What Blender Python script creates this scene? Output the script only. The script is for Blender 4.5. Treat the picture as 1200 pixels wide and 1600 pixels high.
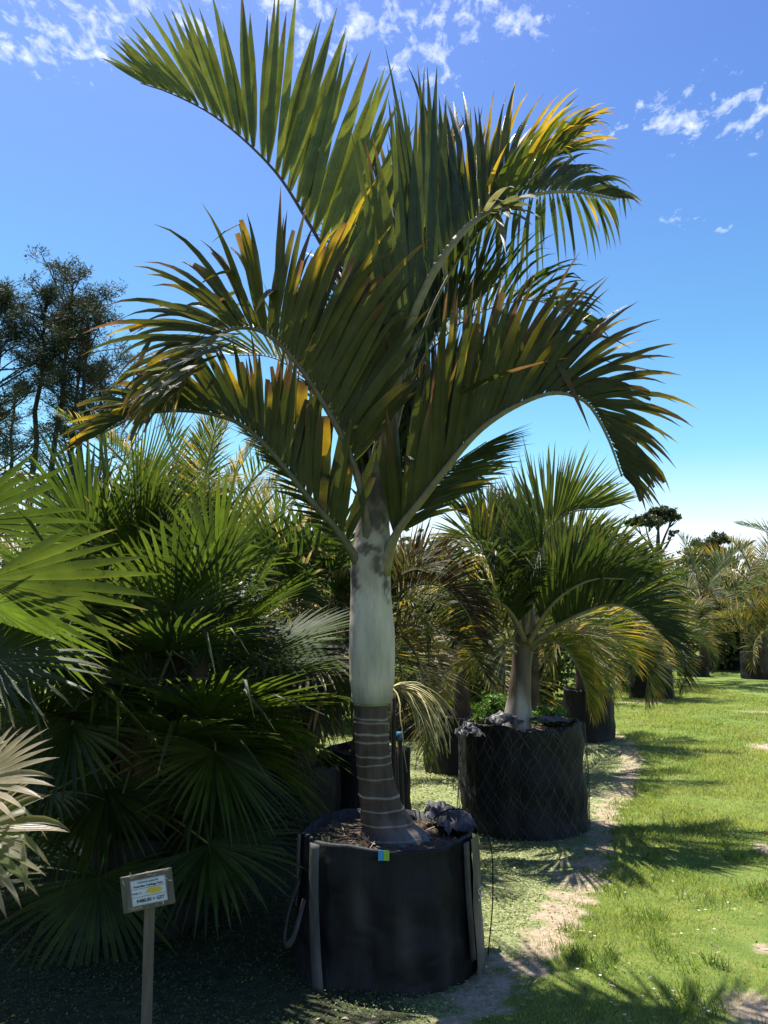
import bpy, math, random
import numpy as np
from mathutils import Vector as V, Matrix, noise as mn
R = math.radians
for o in list(bpy.data.objects): bpy.data.objects.remove(o)
scn = bpy.context.scene
COL = scn.collection

# ------------------------------------------------------------------ camera
F = 1245.0; EYE = 1.6; PITCH = math.atan(185 / F)
cam = bpy.data.cameras.new('camera'); camo = bpy.data.objects.new('camera', cam); COL.objects.link(camo)
camo.location = (0, 0, EYE); camo.rotation_euler = (math.pi / 2 + PITCH, 0, 0)
cam.sensor_fit = 'VERTICAL'; cam.sensor_height = 24; cam.lens = 24 * F / 1600
cam.clip_start = 0.05; cam.clip_end = 2000
scn.camera = camo

# ------------------------------------------------------------------ sun
SD = V((-0.20, 0.31, 1.0)).normalized()          # towards the sun
elev = math.asin(SD.z); azim = math.atan2(SD.x, SD.y)
sl = bpy.data.lights.new('sun', 'SUN'); sl.energy = 4.6; sl.angle = R(0.53); sl.color = (1.0, 0.95, 0.87)
so = bpy.data.objects.new('sun', sl); COL.objects.link(so)
so.rotation_euler = (-SD).to_track_quat('-Z', 'Y').to_euler()

# ------------------------------------------------------------------ world
w = bpy.data.worlds.new('World'); scn.world = w; w.use_nodes = True
nt = w.node_tree; nt.nodes.clear(); N = nt.nodes.new; L = nt.links.new
sky = N('ShaderNodeTexSky'); sky.sky_type = 'NISHITA'; sky.sun_disc = False
sky.sun_elevation = elev; sky.sun_rotation = azim % (2 * math.pi)
sky.air_density = 1.0; sky.dust_density = 1.2; sky.ozone_density = 1.6; sky.altitude = 0
tc = N('ShaderNodeTexCoord'); sep = N('ShaderNodeSeparateXYZ'); L(tc.outputs['Generated'], sep.inputs[0])
def mth(op, a, b=None, c=None, clamp=False):
    n = N('ShaderNodeMath'); n.operation = op; n.use_clamp = clamp
    for i, x in enumerate((a, b, c)):
        if x is None: continue
        if isinstance(x, (int, float)): n.inputs[i].default_value = x
        else: L(x, n.inputs[i])
    return n.outputs[0]
zc = mth('MAXIMUM', sep.outputs[2], 0.05)
cx = mth('DIVIDE', sep.outputs[0], zc); cy = mth('DIVIDE', sep.outputs[1], zc)
cmb = N('ShaderNodeCombineXYZ'); L(cx, cmb.inputs[0]); L(mth('MULTIPLY', cy, .62), cmb.inputs[1])
n1 = N('ShaderNodeTexNoise'); n1.inputs['Scale'].default_value = 25; n1.inputs['Detail'].default_value = 5; n1.inputs['Roughness'].default_value = 0.62; n1.inputs['Distortion'].default_value = 0.3
L(cmb.outputs[0], n1.inputs['Vector'])
def bump2(x0, y0, rx, ry):                       # soft mask round a place on the cloud deck
    a = mth('DIVIDE', mth('SUBTRACT', cx, x0), rx); b = mth('DIVIDE', mth('SUBTRACT', cy, y0), ry)
    d = mth('ADD', mth('MULTIPLY', a, a), mth('MULTIPLY', b, b))
    return mth('SUBTRACT', 1.0, mth('SQRT', d), clamp=True)
def deck(px, py):
    x = (px - 600) / F; y = (800 - py) / F
    f_ = V((0, math.cos(PITCH), math.sin(PITCH))); u_ = V((0, -math.sin(PITCH), math.cos(PITCH)))
    d = f_ + V((1, 0, 0)) * x + u_ * y
    return d.x / d.z, d.y / d.z
masks = None
for (px, py, rx, ry, k) in ((60, 25, .28, .20, 1.0), (200, 20, .2, .16, .8), (560, 22, .34, .13, 1.1), (700, 5, .30, .14, 1.1), (655, 98, .13, .09, 1.0), (850, 40, .14, .1, .7),
                            (1060, 185, .24, .12, .92), (1180, 175, .20, .14, .85), (930, 205, .14, .08, .72), (300, 30, .12, .14, .8), (1065, 342, .11, .05, .75), (1120, 356, .09, .04, .65), (1130, 112, .2, .05, .5), (440, 5, .2, .1, .8)):
    x0, y0 = deck(px, py)
    m = mth('MULTIPLY', bump2(x0, y0, rx * 1.0, ry * 1.45), k)
    masks = m if masks is None else mth('MAXIMUM', masks, m)
den = mth('ADD', n1.outputs['Fac'], mth('MULTIPLY', mth('MINIMUM', masks, 0.7), 0.36))
n2 = N('ShaderNodeTexNoise'); n2.inputs['Scale'].default_value = 95; n2.inputs['Detail'].default_value = 3
L(cmb.outputs[0], n2.inputs['Vector'])
den = mth('ADD', den, mth('MULTIPLY', mth('SUBTRACT', n2.outputs['Fac'], .5), .15))
cl = mth('MULTIPLY', mth('SUBTRACT', den, 0.725), 2.9, clamp=True)
cl = mth('MULTIPLY', cl, mth('GREATER_THAN', masks, 0.0))
hs = N('ShaderNodeHueSaturation'); hs.inputs['Saturation'].default_value = 1.12; L(sky.outputs[0], hs.inputs['Color'])
tint = N('ShaderNodeMix'); tint.data_type = 'RGBA'; tint.blend_type = 'MULTIPLY'; tint.inputs['Factor'].default_value = 1
L(hs.outputs[0], tint.inputs['A']); 
er = N('ShaderNodeValToRGB'); L(sep.outputs[2], er.inputs[0]); ee_ = er.color_ramp.elements
ee_[0].position = .0; ee_[0].color = (1.22, .98, .92, 1); ee_[1].position = .75; ee_[1].color = (.35, .43, .70, 1)
for p_, c_ in ((.11, (1.16, .98, .92)), (.21, (.56, .83, .82)), (.34, (.43, .67, .72)), (.52, (.40, .54, .73))): q_ = ee_.new(p_); q_.color = (*c_, 1)
tw = N('ShaderNodeVectorMath'); tw.operation = 'SCALE'; L(er.outputs[0], tw.inputs[0]); tw.inputs['Scale'].default_value = 1.9
L(tw.outputs[0], tint.inputs['B'])
mx = N('ShaderNodeMix'); mx.data_type = 'RGBA'; L(cl, mx.inputs['Factor']); L(tint.outputs['Result'], mx.inputs['A']); mx.inputs['B'].default_value = (9.5, 10.0, 10.6, 1)
bg = N('ShaderNodeBackground'); bg.inputs['Strength'].default_value = 0.055; L(mx.outputs['Result'], bg.inputs['Color'])
ow = N('ShaderNodeOutputWorld'); L(bg.outputs[0], ow.inputs[0])
scn.view_settings.view_transform = 'Standard'; scn.view_settings.look = 'None'
scn.view_settings.exposure = 1.35; scn.view_settings.gamma = 1
scn.render.engine = 'CYCLES'
scn.cycles.max_bounces = 8; scn.cycles.transmission_bounces = 6; scn.cycles.transparent_max_bounces = 8

# ------------------------------------------------------------------ helpers
_f = V((0, math.cos(PITCH), math.sin(PITCH))); _u = V((0, -math.sin(PITCH), math.cos(PITCH)))
def ray(px, py): return _f + V(((px - 600) / F, 0, 0)) + _u * ((800 - py) / F)
def at(px, py, Y):
    d = ray(px, py); return V((0, 0, EYE)) + d * (Y / d.y)
def G(px, py):
    d = ray(px, py); return V((0, 0, EYE)) + d * (-EYE / d.z)
def lerp(a, b, t): return a + (b - a) * t
def mixc(a, b, t): t = max(0., min(1., t)); return tuple(a[i] + (b[i] - a[i]) * t for i in range(3))
def seg(t, pts):
    for i in range(len(pts) - 1):
        if t <= pts[i + 1][0]:
            a, b = pts[i], pts[i + 1]
            return lerp(a[1], b[1], (t - a[0]) / max(1e-9, b[0] - a[0]))
    return pts[-1][1]

kr = random.Random(99)
class MB:
    def __init__(s): s.v = []; s.f = []; s.c = []; s.m = []; s.u = []; s.sm = []
    def add(s, vs, fs, cols, mi=0, us=None, sm=True):
        s.sm += [sm] * len(fs)
        s.u += us if us else [0.] * len(vs)
        o = len(s.v); s.v += [tuple(p) for p in vs]; s.f += [tuple(i + o for i in f) for f in fs]
        s.c += cols if isinstance(cols, list) else [cols] * len(vs); s.m += [mi] * len(fs)
    def tube(s, pts, rad, n=6, col=(1, 1, 1), mi=0, cap=True, flat=1.0):
        vs = []; cs = []; fs = []; up = V((0.13, 0.31, 0.94)); k = len(pts)
        prev = None
        for i, p in enumerate(pts):
            t = (pts[min(i + 1, k - 1)] - pts[max(i - 1, 0)]).normalized()
            if prev is None:
                a = t.cross(up)
                if a.length < 1e-3: a = t.cross(V((1, 0, 0)))
            else: a = prev - t * prev.dot(t)
            a.normalize(); prev = a; b = t.cross(a)
            r = rad[i] if isinstance(rad, (list, tuple)) else rad
            c = col[i] if isinstance(col, list) else col
            for j in range(n):
                th = 2 * math.pi * j / n
                vs.append(p + a * (r * math.cos(th)) + b * (r * flat * math.sin(th))); cs.append(c)
        for i in range(k - 1):
            for j in range(n):
                j2 = (j + 1) % n
                fs.append((i * n + j, i * n + j2, (i + 1) * n + j2, (i + 1) * n + j))
        s.add(vs, fs, cs, mi)
        if cap: o_ = len(s.v) - len(vs); s.f += [tuple(o_ + j for j in range(n))[::-1], tuple(o_ + (k - 1) * n + j for j in range(n))]; s.m += [mi, mi]; s.sm += [False, False]
    def box(s, M, dx, dy, dz, col=(1, 1, 1), mi=0):
        vs = [M @ V((x * dx / 2, y * dy / 2, z * dz / 2)) for x in (-1, 1) for y in (-1, 1) for z in (-1, 1)]
        s.add(vs, [(0, 1, 3, 2), (4, 6, 7, 5), (0, 4, 5, 1), (2, 3, 7, 6), (0, 2, 6, 4), (1, 5, 7, 3)], col, mi, None, False)
    def strip(s, p, d, wv, L_, W, n, prof, g, colf, fold=.25, twist=0., mi=0, seg_g=1.3, wob=0., kink=0.):
        """leaf blade: p base, d direction, wv width axis, prof(t) width 0..1, g droop, colf(t)"""
        d = d.normalized(); wv = (wv - d * wv.dot(d))
        if wv.length < 1e-4: wv = d.cross(V((0, 0, 1)))
        wv.normalize(); q = p.copy(); st = L_ / n
        vs = []; cs = []
        for i in range(n + 1):
            t = i / n
            nn = d.cross(wv)
            if nn.z < 0: nn = -nn
            hw = W * .5 * prof(t)
            vs += [q - wv * hw + nn * (hw * fold), q.copy(), q + wv * hw + nn * (hw * fold)]
            c = colf(t); cd = (c[0] * .82, c[1] * .85, c[2] * .8); cs += [c, cd, c]
            d = (d + V((0, 0, -1)) * (g * (t ** seg_g) / n * 4)).normalized()
            if kink and i == int(kink * n): d = (d + V((kr.gauss(0, .3), kr.gauss(0, .3), -kr.uniform(.5, 1.6)))).normalized()
            if twist or wob:
                ang = twist / n + (wob * math.sin(t * 9 + L_ * 40) / n)
                wv = Matrix.Rotation(ang, 3, d) @ wv
            wv = (wv - d * wv.dot(d)).normalized()
            q = q + d * st
        fs = []
        for i in range(n):
            a = i * 3; fs += [(a, a + 1, a + 4, a + 3), (a + 1, a + 2, a + 5, a + 4)]
        o_ = (L_ * 37.7) % 1.0; s.add(vs, fs, cs, mi, [-1. - o_, 0., 1. + o_] * (n + 1))
    def build(s, name, mats, parent=None, smooth=True):
        me = bpy.data.meshes.new(name); me.from_pydata(s.v, [], s.f)
        if not isinstance(mats, (list, tuple)): mats = [mats]
        for m in mats: me.materials.append(m)
        if len(mats) > 1: me.polygons.foreach_set('material_index', s.m)
        ca = me.color_attributes.new('Col', 'FLOAT_COLOR', 'POINT')
        arr = np.ones((len(s.v), 4), np.float32); arr[:, :3] = np.array(s.c, np.float32).reshape(-1, 3); ca.data.foreach_set('color', arr.ravel())
        ua = me.attributes.new('lateral', 'FLOAT', 'POINT'); ua.data.foreach_set('value', np.array(s.u, np.float32))
        if smooth: me.polygons.foreach_set('use_smooth', s.sm)
        me.update()
        o = bpy.data.objects.new(name, me); COL.objects.link(o)
        if parent is not None: o.parent = parent; o.location = -parent.location if False else (0, 0, 0); o.matrix_parent_inverse = parent_inv(parent)
        return o
def parent_inv(p):
    return (Matrix.Translation(p.location) @ p.rotation_euler.to_matrix().to_4x4() @ Matrix.Diagonal((*p.scale, 1))).inverted()
def quick(name, vs, fs, cols, mat, parent=None, smooth=False):
    vs = np.asarray(vs, np.float32); fs = np.asarray(fs, np.int32); k = fs.shape[1]
    me = bpy.data.meshes.new(name)
    me.vertices.add(len(vs)); me.vertices.foreach_set('co', vs.ravel())
    me.loops.add(fs.size); me.loops.foreach_set('vertex_index', fs.ravel())
    me.polygons.add(len(fs)); me.polygons.foreach_set('loop_start', np.arange(0, fs.size, k, dtype=np.int32))
    me.polygons.foreach_set('loop_total', np.full(len(fs), k, np.int32))
    me.update(calc_edges=True)
    ca = me.color_attributes.new('Col', 'FLOAT_COLOR', 'POINT')
    arr = np.ones((len(vs), 4), np.float32); arr[:, :3] = cols; ca.data.foreach_set('color', arr.ravel())
    me.materials.append(mat)
    o = bpy.data.objects.new(name, me); COL.objects.link(o)
    if parent is not None: o.parent = parent; o.matrix_parent_inverse = parent_inv(parent)
    return o
def tag(o, label=None, cat=None, group=None, kind=None):
    if label: o['label'] = label
    if cat: o['category'] = cat
    if group: o['group'] = group
    if kind: o['kind'] = kind
    return o
def empty(name, loc, label, cat, group=None):
    o = bpy.data.objects.new(name, None); COL.objects.link(o); o.location = loc; o.empty_display_size = .2
    return tag(o, label, cat, group)
def copy_tree(root, loc, rz, sc, label, group=None):
    r = root.copy(); COL.objects.link(r); r.location = loc; r.rotation_euler = (0, 0, rz); r.scale = (sc, sc, sc)
    r['label'] = label
    if group: r['group'] = group
    for ch in root.children:
        c = ch.copy(); COL.objects.link(c); c.parent = r
        for g in ch.children:
            d = g.copy(); COL.objects.link(d); d.parent = c
    return r

# ------------------------------------------------------------------ materials
def mat(name):
    m = bpy.data.materials.new(name); m.use_nodes = True; t = m.node_tree; t.nodes.clear(); return m, t
def leaf_mat(name, trans=.42, rough=.38, spec=.5, bright=1.0, stripes=True):
    m, t = mat(name); n = t.nodes.new; l = t.links.new
    a = n('ShaderNodeVertexColor'); a.layer_name = 'Col'
    geo = n('ShaderNodeNewGeometry')
    nz = n('ShaderNodeTexNoise'); nz.inputs['Scale'].default_value = 9; nz.inputs['Detail'].default_value = 3; l(geo.outputs['Position'], nz.inputs['Vector'])
    mr = n('ShaderNodeMapRange'); mr.inputs['From Min'].default_value = .3; mr.inputs['From Max'].default_value = .7
    mr.inputs['To Min'].default_value = .72 * bright; mr.inputs['To Max'].default_value = 1.25 * bright; l(nz.outputs['Fac'], mr.inputs['Value'])
    la = n('ShaderNodeAttribute'); la.attribute_name = 'lateral'
    sn = n('ShaderNodeMath'); sn.operation = 'MULTIPLY'; l(la.outputs['Fac'], sn.inputs[0]); sn.inputs[1].default_value = 14.0
    s2 = n('ShaderNodeMath'); s2.operation = 'SINE'; l(sn.outputs[0], s2.inputs[0])
    vm = n('ShaderNodeMath'); vm.operation = 'MULTIPLY_ADD'; l(s2.outputs[0], vm.inputs[0]); vm.inputs[1].default_value = .11; vm.inputs[2].default_value = 1.0
    fz = n('ShaderNodeTexNoise'); fz.inputs['Scale'].default_value = 45; fz.inputs['Detail'].default_value = 2; l(geo.outputs['Position'], fz.inputs['Vector'])
    fm = n('ShaderNodeMapRange'); fm.inputs['From Min'].default_value = .62; fm.inputs['From Max'].default_value = .72; fm.inputs['To Min'].default_value = 1.0; fm.inputs['To Max'].default_value = .62; l(fz.outputs['Fac'], fm.inputs['Value'])
    v2 = n('ShaderNodeMath'); v2.operation = 'MULTIPLY'; l(vm.outputs[0], v2.inputs[0]); l(fm.outputs[0], v2.inputs[1])
    v3 = n('ShaderNodeMath'); v3.operation = 'MULTIPLY'; l(v2.outputs[0], v3.inputs[0]); l(mr.outputs[0], v3.inputs[1])
    mul = n('ShaderNodeVectorMath'); mul.operation = 'SCALE'; l(a.outputs['Color'], mul.inputs[0]); l(v3.outputs[0], mul.inputs['Scale'])
    p = n('ShaderNodeBsdfPrincipled'); l(mul.outputs[0], p.inputs['Base Color']); p.inputs['Roughness'].default_value = rough
    p.inputs['Specular IOR Level'].default_value = spec
    vb = n('ShaderNodeBump'); vb.inputs['Strength'].default_value = .5; vb.inputs['Distance'].default_value = .002; l(s2.outputs[0], vb.inputs['Height']); l(vb.outputs[0], p.inputs['Normal'])
    tr = n('ShaderNodeBsdfTranslucent')
    m2 = n('ShaderNodeVectorMath'); m2.operation = 'MULTIPLY'; m2.inputs[1].default_value = (1.2, 1.15, .55); l(mul.outputs[0], m2.inputs[0]); l(m2.outputs[0], tr.inputs['Color'])
    mi = n('ShaderNodeMixShader'); mi.inputs[0].default_value = trans; l(p.outputs[0], mi.inputs[1]); l(tr.outputs[0], mi.inputs[2])
    o = n('ShaderNodeOutputMaterial'); l(mi.outputs[0], o.inputs[0])
    return m
def rough_mat(name, col=None, rough=.85, spec=.3, nscale=8, namt=.35, bump=.3, bscale=60, stretch=(1, 1, 1), metallic=0):
    """vertex colour or fixed colour, multiplied by two sizes of noise, with a bump"""
    m, t = mat(name); n = t.nodes.new; l = t.links.new
    tcn = n('ShaderNodeTexCoord'); mp = n('ShaderNodeMapping'); mp.inputs['Scale'].default_value = stretch; l(tcn.outputs['Object'], mp.inputs[0])
    if col is None: a = n('ShaderNodeVertexColor'); a.layer_name = 'Col'
    else: a = n('ShaderNodeRGB'); a.outputs[0].default_value = (*col, 1)
    nz = n('ShaderNodeTexNoise'); nz.inputs['Scale'].default_value = nscale; nz.inputs['Detail'].default_value = 6; nz.inputs['Roughness'].default_value = .65; l(mp.outputs[0], nz.inputs['Vector'])
    mr = n('ShaderNodeMapRange'); mr.inputs['From Min'].default_value = .3; mr.inputs['From Max'].default_value = .7
    mr.inputs['To Min'].default_value = 1 - namt; mr.inputs['To Max'].default_value = 1 + namt; l(nz.outputs['Fac'], mr.inputs['Value'])
    mul = n('ShaderNodeVectorMath'); mul.operation = 'SCALE'; l(a.outputs[0], mul.inputs[0]); l(mr.outputs[0], mul.inputs['Scale'])
    p = n('ShaderNodeBsdfPrincipled'); l(mul.outputs[0], p.inputs['Base Color']); p.inputs['Roughness'].default_value = rough; p.inputs['Specular IOR Level'].default_value = spec; p.inputs['Metallic'].default_value = metallic
    nb = n('ShaderNodeTexNoise'); nb.inputs['Scale'].default_value = bscale; nb.inputs['Detail'].default_value = 4; l(mp.outputs[0], nb.inputs['Vector'])
    bp = n('ShaderNodeBump'); bp.inputs['Strength'].default_value = bump; bp.inputs['Distance'].default_value = .01; l(nb.outputs['Fac'], bp.inputs['Height']); l(bp.outputs[0], p.inputs['Normal'])
    o = n('ShaderNodeOutputMaterial'); l(p.outputs[0], o.inputs[0])
    return m
M_LEAF = leaf_mat('palm_leaf', .42, .36, .5)
M_FAN = leaf_mat('fan_leaf', .48, .36, .5)
M_FOL = leaf_mat('foliage', .35, .5, .35)
M_PINE = leaf_mat('pine_needles', .2, .6, .2)
M_GRASS = leaf_mat('grass_blades', .4, .5, .35)
M_RACH = rough_mat('rachis', None, .55, .4, 20, .3, .2, 80)
M_BARK = rough_mat('bark', None, .9, .2, 14, .4, .5, 90, (1, 1, .4))
M_SHAFT = rough_mat('crownshaft_skin', None, .6, .3, 16, .24, .35, 70, (1, 1, .22))
M_BAG = rough_mat('black_fabric', None, .62, .25, 4, .75, .8, 34, (1, 1, .22))
M_SOIL = rough_mat('soil', None, .95, .2, 30, .5, .8, 90)
M_PLASTIC = rough_mat('crumpled_plastic', None, .5, .35, 12, .35, .5, 22)
M_WIRE = rough_mat('wire', (.07, .075, .08), .5, .5, 6, .8, .1, 50, metallic=.3)
M_WOOD = rough_mat('weathered_wood', None, .85, .25, 10, .3, .5, 70, (6, 6, .5))
M_PAPER = rough_mat('paper', None, .6, .3, 30, .06, .05, 40)
M_INK = rough_mat('ink', None, .7, .2, 30, .05, .0, 40)

def ground_mat():
    m, t = mat('ground_cover'); n = t.nodes.new; l = t.links.new
    g = n('ShaderNodeNewGeometry'); sx = n('ShaderNodeSeparateXYZ'); l(g.outputs['Position'], sx.inputs[0])
    def noise(s, d=5, r=.6):
        z = n('ShaderNodeTexNoise'); z.inputs['Scale'].default_value = s; z.inputs['Detail'].default_value = d; z.inputs['Roughness'].default_value = r; l(g.outputs['Position'], z.inputs['Vector']); return z.outputs['Fac']
    def ramp(fac, stops):
        r = n('ShaderNodeValToRGB'); l(fac, r.inputs[0]); e = r.color_ramp.elements
        while len(e) > 1: e.remove(e[-1])
        e[0].position = stops[0][0]; e[0].color = (*stops[0][1], 1)
        for p_, c_ in stops[1:]: q = e.new(p_); q.color = (*c_, 1)
        return r.outputs[0]
    a = n('ShaderNodeVertexColor'); a.layer_name = 'Col'      # r = bareness of the soil, g = litter, b = painted shade
    sc = n('ShaderNodeSeparateColor'); l(a.outputs[0], sc.inputs[0])
    grass = ramp(noise(3.0, 8, .7), [(.3, (.07, .12, .022)), (.55, (.13, .18, .038)), (.75, (.20, .20, .065))])
    dirt = ramp(noise(26, 8, .7), [(.3, (.20, .155, .10)), (.55, (.36, .285, .20)), (.8, (.52, .43, .32))])
    lit = ramp(noise(55, 6, .8), [(.35, (.07, .08, .035)), (.5, (.17, .20, .075)), (.62, (.34, .34, .18)), (.75, (.5, .47, .33))])
    def mixn(f, A, B):
        x = n('ShaderNodeMix'); x.data_type = 'RGBA'; l(f, x.inputs['Factor']); l(A, x.inputs['A']); l(B, x.inputs['B']); return x.outputs['Result']
    def edge(src, nzs, amt):
        q = n('ShaderNodeMath'); q.operation = 'MULTIPLY_ADD'; l(noise(nzs, 5, .7), q.inputs[0]); q.inputs[1].default_value = amt; 
        q2 = n('ShaderNodeMath'); q2.operation = 'SUBTRACT'; l(src, q2.inputs[0]); q2.inputs[1].default_value = amt * .5; l(q2.outputs[0], q.inputs[2])
        mr = n('ShaderNodeMapRange'); mr.inputs['From Min'].default_value = .35; mr.inputs['From Max'].default_value = .65; l(q.outputs[0], mr.inputs[0]); return mr.outputs[0]
    c = mixn(edge(sc.outputs[1], 4, 1.0), grass, lit)
    shade_tone = ramp(noise(18, 7, .75), [(.35, (.022, .022, .015)), (.55, (.045, .055, .025)), (.75, (.12, .12, .06))])  # dark ground tones that paint in the shade under the left palms
    c = mixn(edge(sc.outputs[2], 3, 1.2), c, shade_tone)
    c = mixn(edge(sc.outputs[0], 9, 1.0), c, dirt)
    p = n('ShaderNodeBsdfPrincipled'); l(c, p.inputs['Base Color']); p.inputs['Roughness'].default_value = .95; p.inputs['Specular IOR Level'].default_value = .15
    bp = n('ShaderNodeBump'); bp.inputs['Strength'].default_value = .7; bp.inputs['Distance'].default_value = .02; l(noise(45, 6, .75), bp.inputs['Height']); l(bp.outputs[0], p.inputs['Normal'])
    o = n('ShaderNodeOutputMaterial'); l(p.outputs[0], o.inputs[0]); return m
M_GROUND = ground_mat()

# ------------------------------------------------------------------ ground
PATH = [G(600, 1640), G(700, 1640), G(770, 1570), G(850, 1480), G(895, 1440), G(925, 1370), G(945, 1310), G(975, 1240), G(1000, 1190), G(985, 1160), G(960, 1140)]
PATCH = [(G(1200, 1595), .16, .30), (G(1192, 1478), .08, .08), (G(1205, 1330), .10, .3), (G(1120, 1650), .3, .2), (G(1210, 1170), .3, .6), (G(1190, 1112), 1.2, .3), (G(1000, 1098), .8, .2)]
PW = [.07, .08, .10, .10, .11, .10, .085, .10, .10, .08, .04]
def fields(x, y):
    """bareness and litter at x, y (numpy)"""
    x = np.asarray(x, float); y = np.asarray(y, float)
    bare = np.zeros_like(x); edge = np.full_like(x, 1e9)
    for i in range(len(PATH) - 1):
        a, b = PATH[i], PATH[i + 1]; dx, dy = b.x - a.x, b.y - a.y; L2 = dx * dx + dy * dy + 1e-9
        t = np.clip(((x - a.x) * dx + (y - a.y) * dy) / L2, 0, 1)
        d = np.hypot(x - (a.x + t * dx), y - (a.y + t * dy)); d = np.where(x < a.x + t * dx, d * .55, d * 1.25) + .06 * np.sin(x * 13 + y * 5) * np.sin(y * 9 - x * 4) + .05 * np.sin(y * 23 + x * 17); wd = PW[i] + (PW[i + 1] - PW[i]) * t
        bare = np.maximum(bare, np.clip(1.12 - d / (wd * 1.3), 0, .78))
    for c, rx, ry in PATCH:
        d = np.hypot((x - c.x) / rx, (y - c.y) / ry); bare = np.maximum(bare, np.clip(1.2 - d * .8, 0, .8))
    # the litter side: left of the worn strip
    py = np.array([p.y for p in PATH[1:]]); pxx = np.array([p.x for p in PATH[1:]]); o = np.argsort(py)
    lx = np.interp(y, py[o], pxx[o], left=.35, right=3.6 )
    litter = np.clip((lx - x) * 4 + .5, 0, 1) * np.clip((14 - y) / 3, 0, 1)
    return bare, litter
def hgt(x, y): return .012 * np.sin(x * 2.1 + .4) * np.sin(y * 1.7) + .006 * np.sin(x * 6.3 + y * 4.1)
nx, ny = 200, 260
gx = np.linspace(-8, 12, nx); gy = np.concatenate([np.linspace(.5, 14, 180), np.linspace(14.3, 60, 80)])
X, Y = np.meshgrid(gx, gy); Z = hgt(X, Y) * np.clip((59 - Y) / 3, 0, 1) * np.clip((X + 8) * 2, 0, 1) * np.clip((12 - X) * 2, 0, 1) * np.clip((Y - .5) * 2, 0, 1)
vs = np.stack([X, Y, Z], -1).reshape(-1, 3)
b_, l_ = fields(vs[:, 0], vs[:, 1]); painted_shade = np.clip((.55 - vs[:, 0]) * 1.2, 0, 1) * np.clip((8 - vs[:, 1]) / 2, 0, 1); cols = np.stack([b_, l_, painted_shade], -1)  # blue channel: shade of the left side put into the ground colour
i0 = (np.arange(ny - 1)[:, None] * nx + np.arange(nx - 1)[None, :]).ravel()
fs = np.stack([i0, i0 + 1, i0 + nx + 1, i0 + nx], -1)
x0, x1, y0, y1 = -8, 12, .5, 60; B = 700
ext = np.array([(-B, -B, 0), (B, -B, 0), (B, y0, 0), (-B, y0, 0), (-B, y1, 0), (B, y1, 0), (B, B, 0), (-B, B, 0), (x0, y0, 0), (x0, y1, 0), (x1, y0, 0), (x1, y1, 0)], float)
k0 = len(vs)
vs = np.vstack([vs, ext]); cols = np.vstack([cols, np.zeros((12, 3))])
fs = np.vstack([fs, np.array([(0, 1, 2, 3), (4, 5, 6, 7), (3, 8, 9, 4), (10, 2, 5, 11)]) + k0])
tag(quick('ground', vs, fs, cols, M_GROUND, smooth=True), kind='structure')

# lawn blades and ground cover
rng = np.random.default_rng(5)
def blades(n, xr, yr, keep, h, wd, colA, colB, power=1.6):
    u = rng.random(n); y = yr[0] * (yr[1] / yr[0]) ** u
    x = xr[0] + (xr[1] - xr[0]) * rng.random(n); x = x * np.where(True, np.clip(y / 6, .45, 2.2), 1)
    k = keep(x, y); x, y = x[k], y[k]; m = len(x)
    s = np.clip(y / 4.5, .8, 3.2)
    hh = h * (.5 + rng.random(m)) * np.clip(s, .8, 1.8) * (1 + .5 * np.sin(x * 3 + np.sin(y * 2.3) * 2) * np.sin(y * 2.9 + 1)); ww = wd * s * (.6 + .8 * rng.random(m))
    a = rng.random(m) * 6.283; ln = hh * (.2 + .9 * rng.random(m)); la = rng.random(m) * 6.283
    z = hgt(x, y) - .004
    P = np.stack([x, y, z], -1); D = np.stack([np.cos(a) * ww, np.sin(a) * ww, 0 * a], -1); T = np.stack([np.cos(la) * ln, np.sin(la) * ln, hh], -1)
    mid = P + T * .55 + np.stack([0 * a, 0 * a, hh * .12], -1)
    v = np.stack([P - D, P + D, mid + D * .7, P + T, mid - D * .7], 1).reshape(-1, 3)
    f = np.arange(m * 5).reshape(m, 5)
    t = rng.random(m)[:, None] * .6 + .4 * (.5 + .5 * np.sin(x * 1.9 + 2 * np.sin(y * 1.1)))[:, None]
    c = np.array(colA) * (1 - t) + np.array(colB) * t
    dry = rng.random(m) < .10 + .25 * np.clip(np.sin(x * 2.3 + 1) * np.sin(y * 1.6 + .5) + .1, 0, 1); c[dry] = np.array([.46, .42, .18]) * (.6 + .5 * rng.random(dry.sum()))[:, None]
    return v, f, np.repeat(c, 5, 0)
def keep_lawn(x, y):
    b, li = fields(x, y); r = rng.random(len(x)); return (r > b * 1.15) & (li < .5 + .15 * np.sin(y * 9) + (r - .5) * .5) & (x < y * .55)
v, f, c = blades(430000, (-1, 4.2), (2.9, 24), keep_lawn, .017, .0016, (.18, .27, .05), (.43, .46, .14))
tag(quick('lawn_grass', v, f, c, M_GRASS), 'short mown green grass of the lawn strip beside the worn track', 'grass', kind='stuff')
tc_ = [(rng.uniform(.6, 3.2), rng.uniform(3.2, 9.5), rng.uniform(.05, .16)) for _ in range(110)]
vv = []; cc_ = []; 
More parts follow.
